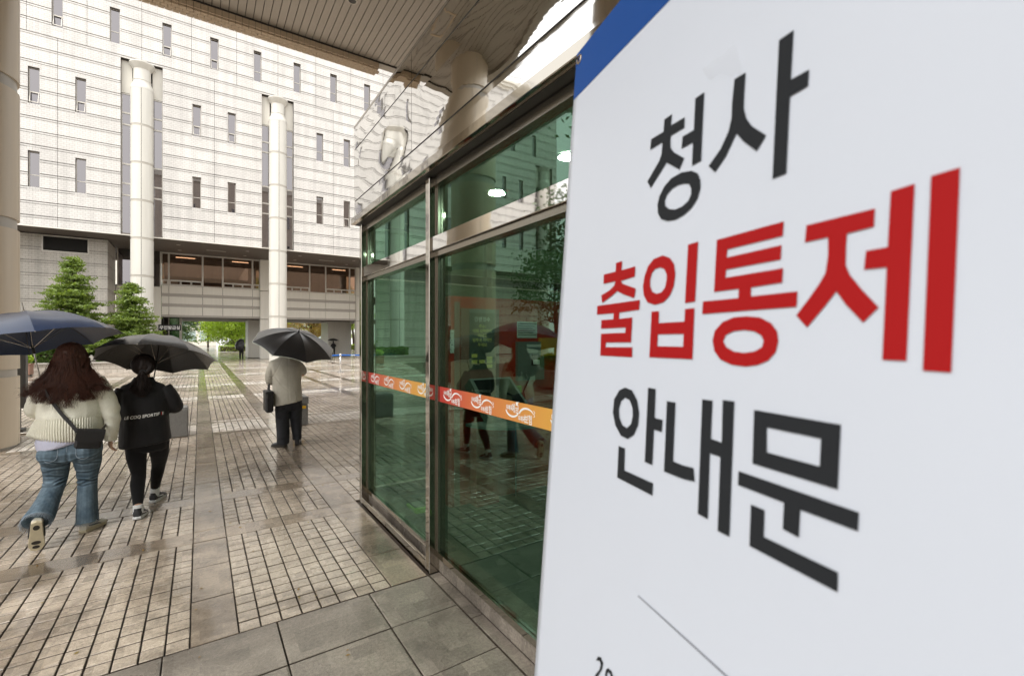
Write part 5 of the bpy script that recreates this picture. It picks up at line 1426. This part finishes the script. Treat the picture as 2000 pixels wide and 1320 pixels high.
    for i in range(rowsn):
        f = i / (rowsn - 1)
        for q in range(n):
            a = 2 * math.pi * q / n; rb = .0045 * math.sin(2 * math.pi * q / per)
            fl = max(0., -math.cos(a)) ** 3 * f
            rx = (.210 + .004 * math.sin(f * 3.1)) - .004 * f + rb + .072 * fl; ry = .160 + .012 * f * (1 - f) * 4 - .002 + rb
            V.append((rx * math.cos(a), ry * math.sin(a) - .005 + .02 * fl, 1.025 - .205 * f + .045 * fl - .012 * f * math.cos(a)))
    for i in range(rowsn - 1):
        for q in range(n): F.append((i * n + q, (i + 1) * n + q, (i + 1) * n + (q + 1) % n, i * n + (q + 1) % n))
    nb = len(V); V += [(x * .975, y * .975, z) for x, y, z in V]; F += [tuple(i + nb for i in f[::-1]) for f in F]
    last = (rowsn - 1) * n
    for q in range(n): F.append((last + q, last + q + nb, last + (q + 1) % n + nb, last + (q + 1) % n))
    obj('ribbed_hem', V, F, 'knit', ko, smooth=True, local=True)
    for (c0, c1, r0, r1) in (((.264, .008, .835), (.262, .012, .775), .048, .042), ((-.165, .245, 1.19), (-.148, .285, 1.225), .050, .042)):
        V = []; F = []; n = 26 * 6; A = Vector(c0); Bv = Vector(c1); ax = (Bv - A).normalized(); u = ax.orthogonal().normalized(); w = ax.cross(u)
        for i in range(5):
            for q in range(n):
                a = 2 * math.pi * q / n; rr = r0 + (r1 - r0) * i / 4 + .002 * math.sin(2 * math.pi * q / 6); V.append(A.lerp(Bv, i / 4) + (u * math.cos(a) + w * math.sin(a)) * rr)
        for i in range(4):
            for q in range(n): F.append((i * n + q, i * n + (q + 1) % n, (i + 1) * n + (q + 1) % n, (i + 1) * n + q))
        obj('ribbed_cuff', V, F, 'knit', ko, smooth=True, local=True)
    # hair
    h = MB(); h.ell((0, -.002, 1.560), (.100, .112, .104), 24, 16)
    loft(h, [((0, -.045, 1.56), (.100, 0, 0), (0, .070, 0)), ((0, -.065, 1.46), (.112, 0, 0), (0, .070, 0)), ((0, -.095, 1.38), (.135, 0, 0), (0, .060, 0)), ((.0, -.120, 1.335), (.135, 0, 0), (0, .036, 0)), ((-.01, -.13, 1.30), (.09, 0, 0), (0, .020, 0))], 28)
    me = remesh(h, .007, 'hair', 'hair_brown', 3); displace(me, lambda co, no: np.array([.006 * nz(p, (38, 38, 5), 2.) + .004 * nz(p, (80, 80, 9), 7.) for p in co]))
    ho = part('hair', me, t)
    rs = random.Random(11); paths = []
    for q in range(2300):
        u = rs.uniform(-1, 1); u = math.copysign(abs(u) ** .85, u)
        ph = rs.uniform(-.2, 1.0); z0 = 1.56 + .095 * math.cos(ph); r0 = .103 * math.sin(abs(ph) + .12)
        an = -math.pi / 2 + u * 1.75
        p0 = (r0 * math.cos(an) * .96, r0 * math.sin(an) * 1.05 - .002, z0)
        p1 = (.112 * math.cos(an), .118 * math.sin(an) - .004, 1.535)
        ly = rs.uniform(0, .022)
        p2 = (.132 * u + rs.gauss(0, .010), -.150 + .085 * u * u + ly * .6, 1.43)
        p3 = (.205 * u + rs.gauss(0, .022), -.172 + .090 * u * u + ly, 1.31)
        ze = 1.105 + .10 * abs(u) ** 1.4 + .11 * ((round(u * 8) * 7) % 5) / 4 + abs(rs.gauss(0, .018))
        p4 = (.255 * u + rs.gauss(0, .022) - .012, -.178 + .085 * u * u + ly, min(ze, 1.29))
        P = np.array(smoothpath((p0, p1, p2, p3, p4), 18)); s = np.linspace(0, 1, 18)
        lock = round(u * 8 + .25 * math.sin(u * 40)); fa = lock * 2.3 + rs.gauss(0, .3)
        amp = .028 * s ** 1.8
        P[:, 0] += amp * np.sin(s * 14.5 + fa); P[:, 1] -= np.abs(amp) * .8 * (1 + np.cos(s * 12.5 + fa * 1.3)) * .5
        lx = lock / 8 * .255; P[:, 0] += (lx - .255 * u) * .92 * s ** 2.2
        paths.append(P)
    strand_obj('hair_strands', paths, .0021, .0007, 'hair_brown', ho)
    fly = []
    for q in range(60):
        u = rs.choice((-1, 1)) * rs.uniform(.7, 1); an = -math.pi / 2 + u * 1.6
        fly.append(smoothpath(((.10 * math.cos(an), .11 * math.sin(an), 1.50), (.17 * u, -.10, 1.40), (.25 * u + rs.gauss(0, .02), -.11, 1.30), (.29 * u + rs.gauss(0, .03), -.12, 1.24 + rs.gauss(0, .03))), 14))
    tag(strand_obj('flyaway_hair', fly, .0008, .0004, 'hair_brown', ho), kind='stuff')
    # crossbody bag
    bg_ = thing('crossbody_bag', (-.93 + .14, 5.5 - .20, .78), 'small black crossbody bag resting on the hip of the cream cardigan', 'bag')
    def at(*p): return (p[0] - .93, p[1] + 5.5, p[2])
    c = Vector(at(.150, -.215, .845)); rot = Matrix.Translation(c) @ Matrix.Rotation(R(12), 4, 'Z') @ Matrix.Rotation(R(10), 4, 'Y')
    m = MB().bbox(-.086, .086, -.026, .026, -.085, .072, .016).xf(rot); m.obj('bag_body', 'bag', bg_, smooth=False)
    fl = MB(); V = []; F = []
    for i in range(9):
        f = i / 8
        y = -.034 if i > 1 else (-.034 + (1 - i) * .060); z = .080 - max(0, (i - 1)) * .0125 if i > 0 else .080
        for q in range(9):
            x_ = -.092 + .184 * q / 8; drop = -.030 * (1 - (abs(q - 4) / 4) ** 2.5) * (f ** 2); V.append((x_, y - .003 * math.sin(f * 3), z + drop))
    for i in range(8):
        for q in range(8): F.append((i * 9 + q, (i + 1) * 9 + q, (i + 1) * 9 + q + 1, i * 9 + q + 1))
    nb = len(V); V += [(x, y - .004, z) for x, y, z in V]; F += [tuple(i + nb for i in f[::-1]) for f in F]
    fl.add(V, F); fl.xf(rot); fl.obj('flap', 'bag', bg_, smooth=True)
    sp = [at(.075, -.208, .905), at(.035, -.188, .97), at(-.025, -.176, 1.06), at(-.075, -.172, 1.15), at(-.125, -.165, 1.25), at(-.150, -.110, 1.345), at(-.145, .0, 1.405), at(-.11, .10, 1.34), at(.02, .19, 1.10), at(.19, .17, .96), at(.232, .0, .93), at(.225, -.18, .905)]
    Q = smoothpath(sp, 60); V = []; F = []
    for i, p in enumerate(Q):
        tt = Q[min(i + 1, 59)] - Q[max(i - 1, 0)]; tt /= np.linalg.norm(tt)
        ctr = np.array(at(0, 0, p[2])); o_ = p - ctr; o_ /= np.linalg.norm(o_) + 1e-9
        w = np.cross(tt, o_); w /= np.linalg.norm(w) + 1e-9
        for (a, b2) in ((-.013, 0), (.013, 0), (.013, .004), (-.013, .004)): V.append(p + w * a + o_ * b2)
    for i in range(59):
        for q in range(4): F.append((i * 4 + q, i * 4 + (q + 1) % 4, i * 4 + 4 + (q + 1) % 4, i * 4 + 4 + q))
    obj('strap', V, F, 'bag', bg_)
woman_cream()

# ------------------------------------------------ person in the black jacket
def woman_black():
    t = person((-.45, 5.85, 0), 'person with a low ponytail in a black jacket with white back lettering')
    HC = (-.01, .02, 1.428)
    b = MB(); head(b, HC, (.074, .092, .105))
    limb(b, [(-.01, .0, 1.36), (-.01, -.01, 1.28), (-.01, -.02, 1.24)], [.050, .052, .06])
    loft(b, [((-.01, 0, 1.26), (.10, 0, 0), (0, .06, 0)), ((-.01, 0, 1.18), (.15, 0, 0), (0, .09, 0)), ((0, 0, .95), (.14, 0, 0), (0, .10, 0)), ((.01, 0, .74), (.15, 0, 0), (0, .11, 0)), ((.02, 0, .62), (.14, 0, 0), (0, .10, 0))], 24)
    limb(b, [(-.16, 0, 1.19), (-.205, .03, .96), (-.14, .24, .98)], [.05, .04, .026]); hand(b, (-.14, .24, .98), (.5, .8, .1), (0, -.1, 1), .5, 1)
    limb(b, [(.15, 0, 1.20), (.225, .04, .99), (.10, .23, 1.10)], [.05, .04, .026]); hand(b, (.10, .23, 1.10), (-.5, .6, .45), (0, -.4, .9), .75, 1)
    limb(b, [(-.062, -.005, .66), (-.064, -.02, .54), (-.045, -.055, .38), (-.046, -.12, .28), (-.034, -.235, .125)], [.075, .068, .046, .045, .030]); limb(b, [(.108, .01, .66), (.108, .06, .55), (.098, .145, .40), (.086, .165, .30), (.062, .228, .145)], [.074, .066, .044, .042, .028])
    limb(b, [(-.034, -.235, .12), (-.032, -.25, .06), (-.03, -.15, .04)], [.029, .030, .022]); limb(b, [(.062, .228, .14), (.06, .24, .06), (.07, .33, .04)], [.028, .030, .022])
    part('body', remesh(b, .0052, 'body', 'skin', 2), t); face_marks(t, HC, (.074, .092, .105))
    j = MB()
    loft(j, [((.012, 0, .80), (.15, 0, 0), (0, .12, 0)), ((.02, -.005, .68), (.168, 0, 0), (0, .135, 0)), ((.022, 0, .60), (.160, 0, 0), (0, .12, 0)), ((.022, 0, .575), (.13, 0, 0), (0, .09, 0))], 28)
    limb(j, [(-.062, -.005, .66), (-.064, -.02, .54), (-.045, -.055, .38), (-.046, -.12, .28), (-.034, -.235, .125)], [.094, .084, .060, .060, .038], 18)
    limb(j, [(.108, .01, .66), (.108, .06, .55), (.098, .145, .40), (.086, .165, .30), (.062, .228, .145)], [.092, .082, .058, .056, .036], 18)
    me = remesh(j, .006, 'leggings', 'legging', 2); displace(me, folds(.0016, (16, 16, 26), 3.)); part('leggings', me, t)
    for (a, c) in (((-.034, -.240, .125), (-.030, -.252, .055)), ((.062, .232, .145), (.060, .236, .055))):
        o = MB(); limb(o, [a, ((a[0] + c[0]) / 2, (a[1] + c[1]) / 2, (a[2] + c[2]) / 2), c], [.039, .041, .040], 18, 3); part('sock', remesh(o, .005, 'sock', 'sock', 2), t)
    shoe(t, (-.030, -.245, .085), R(8), R(-6), 'shoe_black', 'sock', .24, stripe='sock'); shoe(t, (.062, .240, .085), R(20), 0, 'shoe_black', 'sock', .24, stripe='sock')
    k = MB()
    loft(k, [((-.01, .0, 1.315), (.075, 0, 0), (0, .068, 0)), ((-.012, -.005, 1.27), (.095, 0, 0), (0, .078, 0)), ((-.012, -.008, 1.235), (.165, 0, 0), (0, .095, 0)), ((-.010, -.008, 1.17), (.200, 0, 0), (0, .122, 0)), ((-.005, -.008, 1.05), (.198, 0, 0), (0, .145, 0)), ((.0, -.008, .92), (.198, 0, 0), (0, .155, 0)), ((.003, -.010, .78), (.204, 0, .006), (0, .160, 0)), ((.004, -.012, .67), (.212, 0, .022), (0, .165, 0)), ((.004, -.012, .655), (.208, 0, .024), (0, .16, 0))], 34)
    limb(k, [(-.155, -.005, 1.195), (-.192, .0, 1.10), (-.212, .03, .965), (-.185, .11, .93), (-.16, .16, .94)], [.070, .078, .080, .072, .062], 18)
    limb(k, [(.145, -.005, 1.205), (.195, .0, 1.11), (.240, .035, 1.00), (.20, .13, 1.02), (.135, .19, 1.065)], [.070, .078, .076, .066, .052], 18)
    me = remesh(k, .0065, 'jacket', 'jacket', 3)
    def kf(co, no):
        d = np.array([.006 * nz(p, (8, 8, 5), 2.) + .003 * nz(p, (22, 22, 10), 6.) for p in co])
        d -= .004 * np.exp(-((co[:, 2] - .925 - .07 * co[:, 0]) / .006) ** 2) * (co[:, 1] < 0) * (np.abs(co[:, 0]) < .19)
        return d
    displace(me, kf); jo = part('jacket', me, t)
    # lettering projected onto the back
    dg = bpy.context.evaluated_depsgraph_get(); dg.update()
    from mathutils.bvhtree import BVHTree
    bv = BVHTree.FromPolygons([v.co[:] for v in me.vertices], [tuple(p.vertices) for p in me.polygons])
    def wrap(name, m2, mat, off=.003):
        for v in m2.vertices:
            h = bv.ray_cast(Vector((v.co.x, -1, v.co.z)), Vector((0, 1, 0)))
            if h[0] is not None: v.co.y = h[0].y - off
        o = put(name, m2, jo, (0, 0, 0), local=True); m2.materials.clear(); m2.materials.append(MAT[mat]); return o
    tmx = text_mesh('LE COQ SPORTIF', .040, 'ink_white', .0010, .25, 'LEFT')
    wd = max(v.co.x for v in tmx.vertices)
    tmx.transform(Matrix.Translation((-.148, 0, .922)) @ Matrix.Rotation(R(-4.2), 4, 'Y') @ Matrix.Diagonal((.276 / wd, 1, 1.0, 1)) @ Matrix.Rotation(R(90), 4, 'X'))
    wrap('lettering', tmx, 'ink_white')
    for k_, (mt) in enumerate(('ink_red', 'ink_white', 'machine')):
        bm = bmesh.new(); bmesh.ops.create_grid(bm, x_segments=2, y_segments=4, size=.5); m2 = bpy.data.meshes.new('flag'); bm.to_mesh(m2); bm.free()
        m2.transform(Matrix.Translation((.138 + k_ * .0075, 0, .957)) @ Matrix.Diagonal((.0065, 1, .030, 1)) @ Matrix.Rotation(R(90), 4, 'X')); wrap('flag_stripe', m2, mt, .0032)
    # hair: cap drawn back to a low tail
    h = MB(); h.ell((-.01, .002, 1.438), (.094, .106, .101), 24, 16); h.ell((-.01, -.055, 1.405), (.072, .060, .068), 18, 12); h.ell((-.01, -.105, 1.365), (.024, .022, .02), 12, 8)
    loft(h, [((-.01, -.108, 1.37), (.020, 0, 0), (0, .018, 0)), ((-.012, -.122, 1.33), (.045, 0, 0), (0, .026, 0)), ((-.015, -.135, 1.26), (.066, 0, 0), (0, .026, 0)), ((-.018, -.150, 1.18), (.056, 0, 0), (0, .020, 0)), ((-.01, -.160, 1.13), (.028, 0, 0), (0, .010, 0))], 20)
    me = remesh(h, .006, 'hair', 'hair_black', 3); displace(me, lambda co, no: np.array([.004 * nz(p, (40, 40, 8), 2.) for p in co])); ho = part('hair', me, t)
    rs = random.Random(5); paths = []
    for q in range(900):
        a = rs.uniform(0, 2 * math.pi); r_ = rs.uniform(.6, 1.0)
        e = Vector((-.01 + .020 * math.cos(a), -.112, 1.366 + .018 * math.sin(a)))
        s = Vector((-.01 + .097 * math.cos(a) * r_, .03 + .02 * rs.random(), 1.438 + .103 * math.sin(a) * r_))
        dirm = Vector((math.cos(a), 0, math.sin(a)))
        p1 = Vector((-.01, -.02, 1.437)) + Vector((dirm.x * .099, -.02, dirm.z * .104)); p2 = Vector((-.01, -.075, 1.41)) + Vector((dirm.x * .072, -.018, dirm.z * .066))
        paths.append(smoothpath((s, p1, p2, e), 10))
    for q in range(900):
        u = rs.uniform(-1, 1); a = rs.uniform(0, 6.28)
        P = np.array(smoothpath(((-.01 + .016 * math.cos(a), -.112 + .012 * math.sin(a), 1.365), (-.012 + .05 * u, -.140 + rs.gauss(0, .008), 1.31), (-.016 + .085 * u, -.150 + rs.gauss(0, .010), 1.22), (-.02 + .070 * u + rs.gauss(0, .012), -.172 + rs.gauss(0, .006), 1.13 + .05 * abs(u) + abs(rs.gauss(0, .03)))), 12))
        s = np.linspace(0, 1, 12); P[:, 0] += .010 * s * np.sin(s * 11 + round(u * 5) * 2); paths.append(P)
    strand_obj('hair_strands', paths, .0018, .0006, 'hair_black', ho)
    MB().tube([(-.01 + .022 * math.cos(a), -.112, 1.366 + .020 * math.sin(a)) for a in np.linspace(0, 2 * math.pi, 17)], .007, 8, cap=False).obj('hair_tie', 'black', ho, smooth=True, local=True)
woman_black()

# ------------------------------------------------ man in the beige jacket
def man():
    t = person((1.17, 8.0, 0), 'person in a beige jacket and dark trousers standing under a tilted black umbrella')
    HC = (-.03, .06, 1.50)
    b = MB(); head(b, HC, (.077, .095, .112))
    limb(b, [(-.03, .04, 1.42), (-.03, .01, 1.34)], [.055, .06])
    loft(b, [((-.04, 0, 1.36), (.12, 0, 0), (0, .07, 0)), ((-.04, 0, 1.26), (.18, 0, 0), (0, .10, 0)), ((-.03, 0, 1.0), (.16, 0, 0), (0, .11, 0)), ((-.01, 0, .78), (.16, 0, 0), (0, .11, 0)), ((0, 0, .66), (.15, 0, 0), (0, .10, 0))], 24)
    limb(b, [(-.24, 0, 1.25), (-.27, .02, 1.03), (-.18, .22, 1.02)], [.05, .042, .028]); hand(b, (-.18, .22, 1.02), (.5, .8, .1), (0, -.1, 1), .5, 1)
    limb(b, [(.15, 0, 1.25), (.195, .03, 1.13), (.12, .20, 1.25)], [.05, .042, .028]); hand(b, (.12, .20, 1.25), (-.1, .4, .8), (0, -.8, .4), .8, 1)
    limb(b, [(-.095, 0, .72), (-.10, .02, .42), (-.09, .0, .09)], [.09, .055, .04]); limb(b, [(.09, 0, .72), (.10, .03, .42), (.115, .04, .09)], [.09, .055, .04])
    limb(b, [(-.09, 0, .08), (-.15, .1, .04)], [.036, .026]); limb(b, [(.115, .04, .08), (.13, .15, .04)], [.036, .026])
    part('body', remesh(b, .0055, 'body', 'skin', 2), t); face_marks(t, HC)
    j = MB()
    loft(j, [((-.01, 0, .80), (.19, 0, 0), (0, .135, 0)), ((-.01, -.005, .68), (.195, 0, 0), (0, .145, 0)), ((-.008, 0, .60), (.19, 0, 0), (0, .13, 0)), ((-.005, 0, .56), (.165, 0, 0), (0, .10, 0))], 28)
    loft(j, [((c), (w, 0, 0), (0, d, 0)) for c, w, d in (((-.100, 0, .66), .100, .12), ((-.098, .005, .54), .102, .112), ((-.096, .01, .42), .098, .102), ((-.093, .005, .30), .095, .098), ((-.090, 0, .16), .092, .098), ((-.088, .0, .055), .090, .100))], 24)
    loft(j, [((c), (w, 0, 0), (0, d, 0)) for c, w, d in (((.090, 0, .66), .098, .12), ((.095, .015, .54), .094, .108), ((.102, .03, .42), .086, .098), ((.108, .035, .30), .078, .094), ((.113, .04, .17), .070, .092), ((.116, .045, .085), .066, .090))], 24)
    me = remesh(j, .007, 'trousers', 'trouser', 2)
    def jf(co, no):
        d = np.array([.006 * nz(p, (11, 11, 6), 4.) + .004 * nz(p, (22, 22, 14), 9.) for p in co])
        for (cx, cz, sl, dp) in ((-.09, .50, .5, .008), (-.09, .44, -.4, .007), (.10, .46, .6, .008), (.10, .40, .4, .006), (-.09, .14, .3, .006), (.11, .16, .3, .007), (.11, .12, -.2, .006), (-.09, .58, .4, .007), (.09, .57, -.5, .007)):
            dx = co[:, 0] - cx; d -= dp * np.exp(-((co[:, 2] - cz - sl * dx) / .012) ** 2) * np.exp(-(dx / .09) ** 2) * (co[:, 1] < .04)
        return d
    displace(me, jf); part('trousers', me, t)
    shoe(t, (-.085, -.005, .085), R(-42), 0, 'shoe_black', 'sole_dark', .27); shoe(t, (.118, .04, .085), R(14), 0, 'shoe_black', 'sole_dark', .27)
    k = MB()
    loft(k, [((-.035, .01, 1.43), (.07, 0, 0), (0, .07, 0)), ((-.04, .0, 1.385), (.13, 0, -.01), (0, .085, 0)), ((-.055, -.008, 1.325), (.235, 0, -.014), (0, .105, 0)), ((-.055, -.012, 1.25), (.235, 0, 0), (0, .135, 0)), ((-.04, -.012, 1.10), (.212, 0, 0), (0, .15, 0)), ((-.035, -.010, .97), (.204, 0, 0), (0, .152, 0)), ((-.032, -.014, .82), (.212, 0, .012), (0, .165, 0)), ((-.03, -.016, .70), (.218, 0, .034), (0, .172, 0)), ((-.03, -.016, .685), (.214, 0, .036), (0, .168, 0))], 34)
    limb(k, [(-.225, -.005, 1.275), (-.262, .0, 1.18), (-.272, .03, 1.045), (-.22, .14, 1.02), (-.18, .20, 1.02)], [.070, .070, .064, .056, .048], 18)
    limb(k, [(.125, -.005, 1.275), (.180, .01, 1.20), (.200, .04, 1.155), (.165, .13, 1.20), (.125, .19, 1.24)], [.068, .068, .060, .054, .046], 18)
    me = remesh(k, .007, 'jacket', 'coat', 3)
    def kf(co, no):
        d = np.array([.005 * nz(p, (9, 9, 4), 3.) + .0035 * nz(p, (20, 20, 9), 8.) for p in co])
        # centre seam, side vent, diagonal drag lines
        d -= .004 * np.exp(-((co[:, 0] + .035) / .005) ** 2) * (co[:, 1] < 0)
        vx = .085 + (.80 - co[:, 2]) * .12; d -= .012 * np.exp(-((co[:, 0] - vx) / .006) ** 2) * (co[:, 2] < .87) * (co[:, 1] < 0)
        for (cx, cz, sl, dp) in ((-.16, 1.02, -1.4, .007), (-.10, .96, -1.2, .006), (-.27, 1.10, .5, .006), (-.26, 1.06, .3, .005), (.16, 1.18, .8, .006), (-.2, 1.2, 2.0, .006)):
            dx = co[:, 0] - cx; d -= dp * np.exp(-((co[:, 2] - cz - sl * dx) / .016) ** 2) * np.exp(-(dx / .07) ** 2) * (co[:, 1] < .05)
        return d
    displace(me, kf); part('jacket', me, t)
    h = MB(); h.ell((-.03, .045, 1.522), (.088, .098, .088), 20, 14); me = remesh(h, .006, 'hair', 'hair_black', 2)
    displace(me, lambda co, no: np.array([.004 * nz(p, (60, 60, 30), 2.) for p in co])); part('hair', me, t)
    bg_ = thing('shoulder_bag', (1.17 - .29, 8.0 - .01, .58), 'black shoulder bag hanging at the left side of the beige jacket', 'bag')
    cx, cy = 1.17 - .290, 7.98
    MB().bbox(cx - .062, cx + .045, cy - .18, cy + .17, .575, .885, .022).obj('bag_body', 'bag', bg_); MB().bbox(cx - .066, cx - .054, cy - .11, cy + .12, .62, .80, .005).obj('pocket', 'bag', bg_)
    MB().bbox(cx - .066, cx + .049, cy - .184, cy + .174, .845, .895, .012).obj('flap', 'bag', bg_)
    MB().bbox(cx - .05, cx - .03, cy - .198, cy - .182, .80, .86, .004).obj('buckle', 'dark_metal', bg_)
    Q = smoothpath([(cx, cy - .06, .87), (cx + .01, cy + .02, 1.0), (cx + .03, cy + .10, 1.06), (1.17 - .20, 8.17, 1.12), (1.17 - .16, 8.10, 1.36), (1.17 - .20, 8.19, 1.14), (cx + .02, cy + .16, 1.0), (cx, cy + .13, .87)], 40)
    MB().tube(Q, .010, 6).obj('strap', 'bag', bg_, smooth=True)
man()

# ------------------------------------------------ umbrellas
def umbrella(top, axis, rad, dep, n, mat, label, spin=0., shaft=.85, trim=None, handle='hook', tip=.07, in_mat=None, arch=1.6):
    ax = Vector(axis).normalized(); q = Vector((0, 0, 1)).rotation_difference(ax)
    t = thing('umbrella', top, label, 'umbrella', 'open umbrellas'); t.rotation_mode = 'QUATERNION'; t.rotation_quaternion = q
    nt_, na = 12, 8
    def surf(a, f, sec):
        s = (a / (2 * math.pi / n)) % 1.0; w = math.sin(math.pi * s)
        r = rad * math.sin(f * arch * .62) / math.sin(arch * .62)
        z = -dep * (1 - math.cos(f * arch)) / (1 - math.cos(arch))
        r *= 1 - .085 * w * f ** 2; z += -.018 * w * math.sin(f * math.pi) + .020 * w * f ** 3
        return (r * math.cos(a + spin), r * math.sin(a + spin), z)
    for k in range(n):
        V = []; F = []
        for i in range(nt_ + 1):
            f = .02 + .98 * i / nt_
            for j in range(na + 1):
                a = 2 * math.pi / n * (k + min(max(j / na, 1e-4), 1 - 1e-4)); V.append(surf(a, f, k))
        for i in range(nt_):
            for j in range(na): p = i * (na + 1) + j; F.append((p, p + na + 1, p + na + 2, p + 1))
        po = obj('canopy_panel', V, F, mat, t, smooth=True, local=True)
        if trim:
            MB().tube([V[nt_ * (na + 1) + j] for j in range(na + 1)], .004, 5).obj('edging', trim, po, local=True)
        a = 2 * math.pi / n * k
        P = [surf(a + 1e-4, f, k) for f in np.linspace(.03, 1, 10)]; P = [(x, y, z - .005) for x, y, z in P]
        rb = MB().tube(P, .0022, 5).obj('rib', 'dark_metal', t, local=True)
        e = surf(a + 1e-4, .52, k); MB().tube([(0, 0, -dep * .95 - .05), (e[0], e[1], e[2] - .008)], .0022, 5).obj('stretcher', 'steel_dull', rb, local=True)
        e = surf(a + 1e-4, 1.0, k); MB().tube([e, (e[0] * 1.018, e[1] * 1.018, e[2] - .006)], [.004, .003], 6).obj('rib_tip', 'steel_dull', rb, local=True)
    MB().tube([(0, 0, -.02), (0, 0, -shaft)], .0055, 8).obj('shaft', 'dark_metal' if handle != 'steel' else 'chrome', t, smooth=True, local=True)
    MB().tube([(0, 0, -dep * .95 - .02), (0, 0, -dep * .95 - .10)], .011, 10).obj('runner', 'black', t, smooth=True, local=True)
    MB().tube([(0, 0, -.012), (0, 0, .012), (0, 0, .02), (0, 0, tip)], [.016, .014, .006, .0045], 10).obj('ferrule', 'steel_dull' if handle == 'steel' else 'black', t, smooth=True, local=True)
    H = [(0, 0, -shaft + .02), (0, 0, -shaft - .08)]
    if handle == 'hook': H += [(.0 + .035 * (1 - math.cos(a)), 0, -shaft - .08 - .035 * math.sin(a)) for a in np.linspace(.3, math.pi, 8)]
    MB().tube(H, .011, 10).obj('handle', 'black', t, smooth=True, local=True)
umbrella((-1.285, 5.80, 1.925), (-.20, .13, 1), .64, .29, 8, 'umb_navy', 'large navy umbrella with wet spots over the auburn haired person', spin=.25, shaft=.68, handle='steel', tip=.09)
umbrella((-.345, 6.15, 1.715), (.10, .31, .95), .53, .26, 8, 'umb_black', 'black umbrella beaded with rain over the person in the black jacket', spin=.55, shaft=.62, tip=.03)
umbrella((1.265, 7.75, 1.795), (.16, -.38, .90), .60, .24, 8, 'umb_black', 'black umbrella with pale edging tilted over the beige jacket', spin=.15, shaft=.66, trim='umb_trim', tip=.07)
# ------------------------------------------------ small figures in the passage
def far_person(loc, label, h=1.5, coat='jacket'):
    t = person(loc, label); s = h / 1.62
    b = MB(); head(b, (0, .02, 1.50)); limb(b, [(0, .0, 1.42), (0, 0, 1.32)], [.055, .06])
    loft(b, [((0, 0, 1.36), (.12, 0, 0), (0, .08, 0)), ((0, 0, 1.26), (.20, 0, 0), (0, .12, 0)), ((0, 0, 1.0), (.18, 0, 0), (0, .14, 0)), ((0, 0, .70), (.20, 0, 0), (0, .15, 0))], 20)
    for sx in (-1, 1):
        limb(b, [(sx * .18, 0, 1.26), (sx * .24, .02, 1.05), (sx * .16, .16, 1.10)], [.06, .052, .035]); limb(b, [(sx * .09, 0, .74), (sx * .10, .02 * sx, .42), (sx * .10, -.03 * sx, .06)], [.10, .075, .06]); limb(b, [(sx * .10, -.03 * sx, .05), (sx * .11, .12, .035)], [.045, .035])
        hand(b, (sx * .16, .16, 1.10), (-sx * .4, .6, .3), (0, 0, 1), .6, 1)
    me = remesh(b, .012, 'figure', coat, 2); o = part('body', me, t)
    t.scale = (s, s, s)
far_person((2.74, 42.4, 0), 'small dark figure walking through the passage with a lowered umbrella', 1.42)
umbrella((2.46, 42.1, 1.22), (-.75, -.60, .25), .50, .22, 8, 'umb_black', 'open black umbrella held low by the small figure in the passage', shaft=.5)
far_person((10.35, 45.2, 0), 'tiny dark figure standing by the right hand pier of the passage', 1.42)
umbrella((10.35, 45.25, 1.66), (.02, .05, 1), .52, .22, 8, 'umb_black', 'small black umbrella over the figure by the right hand pier', shaft=.55)
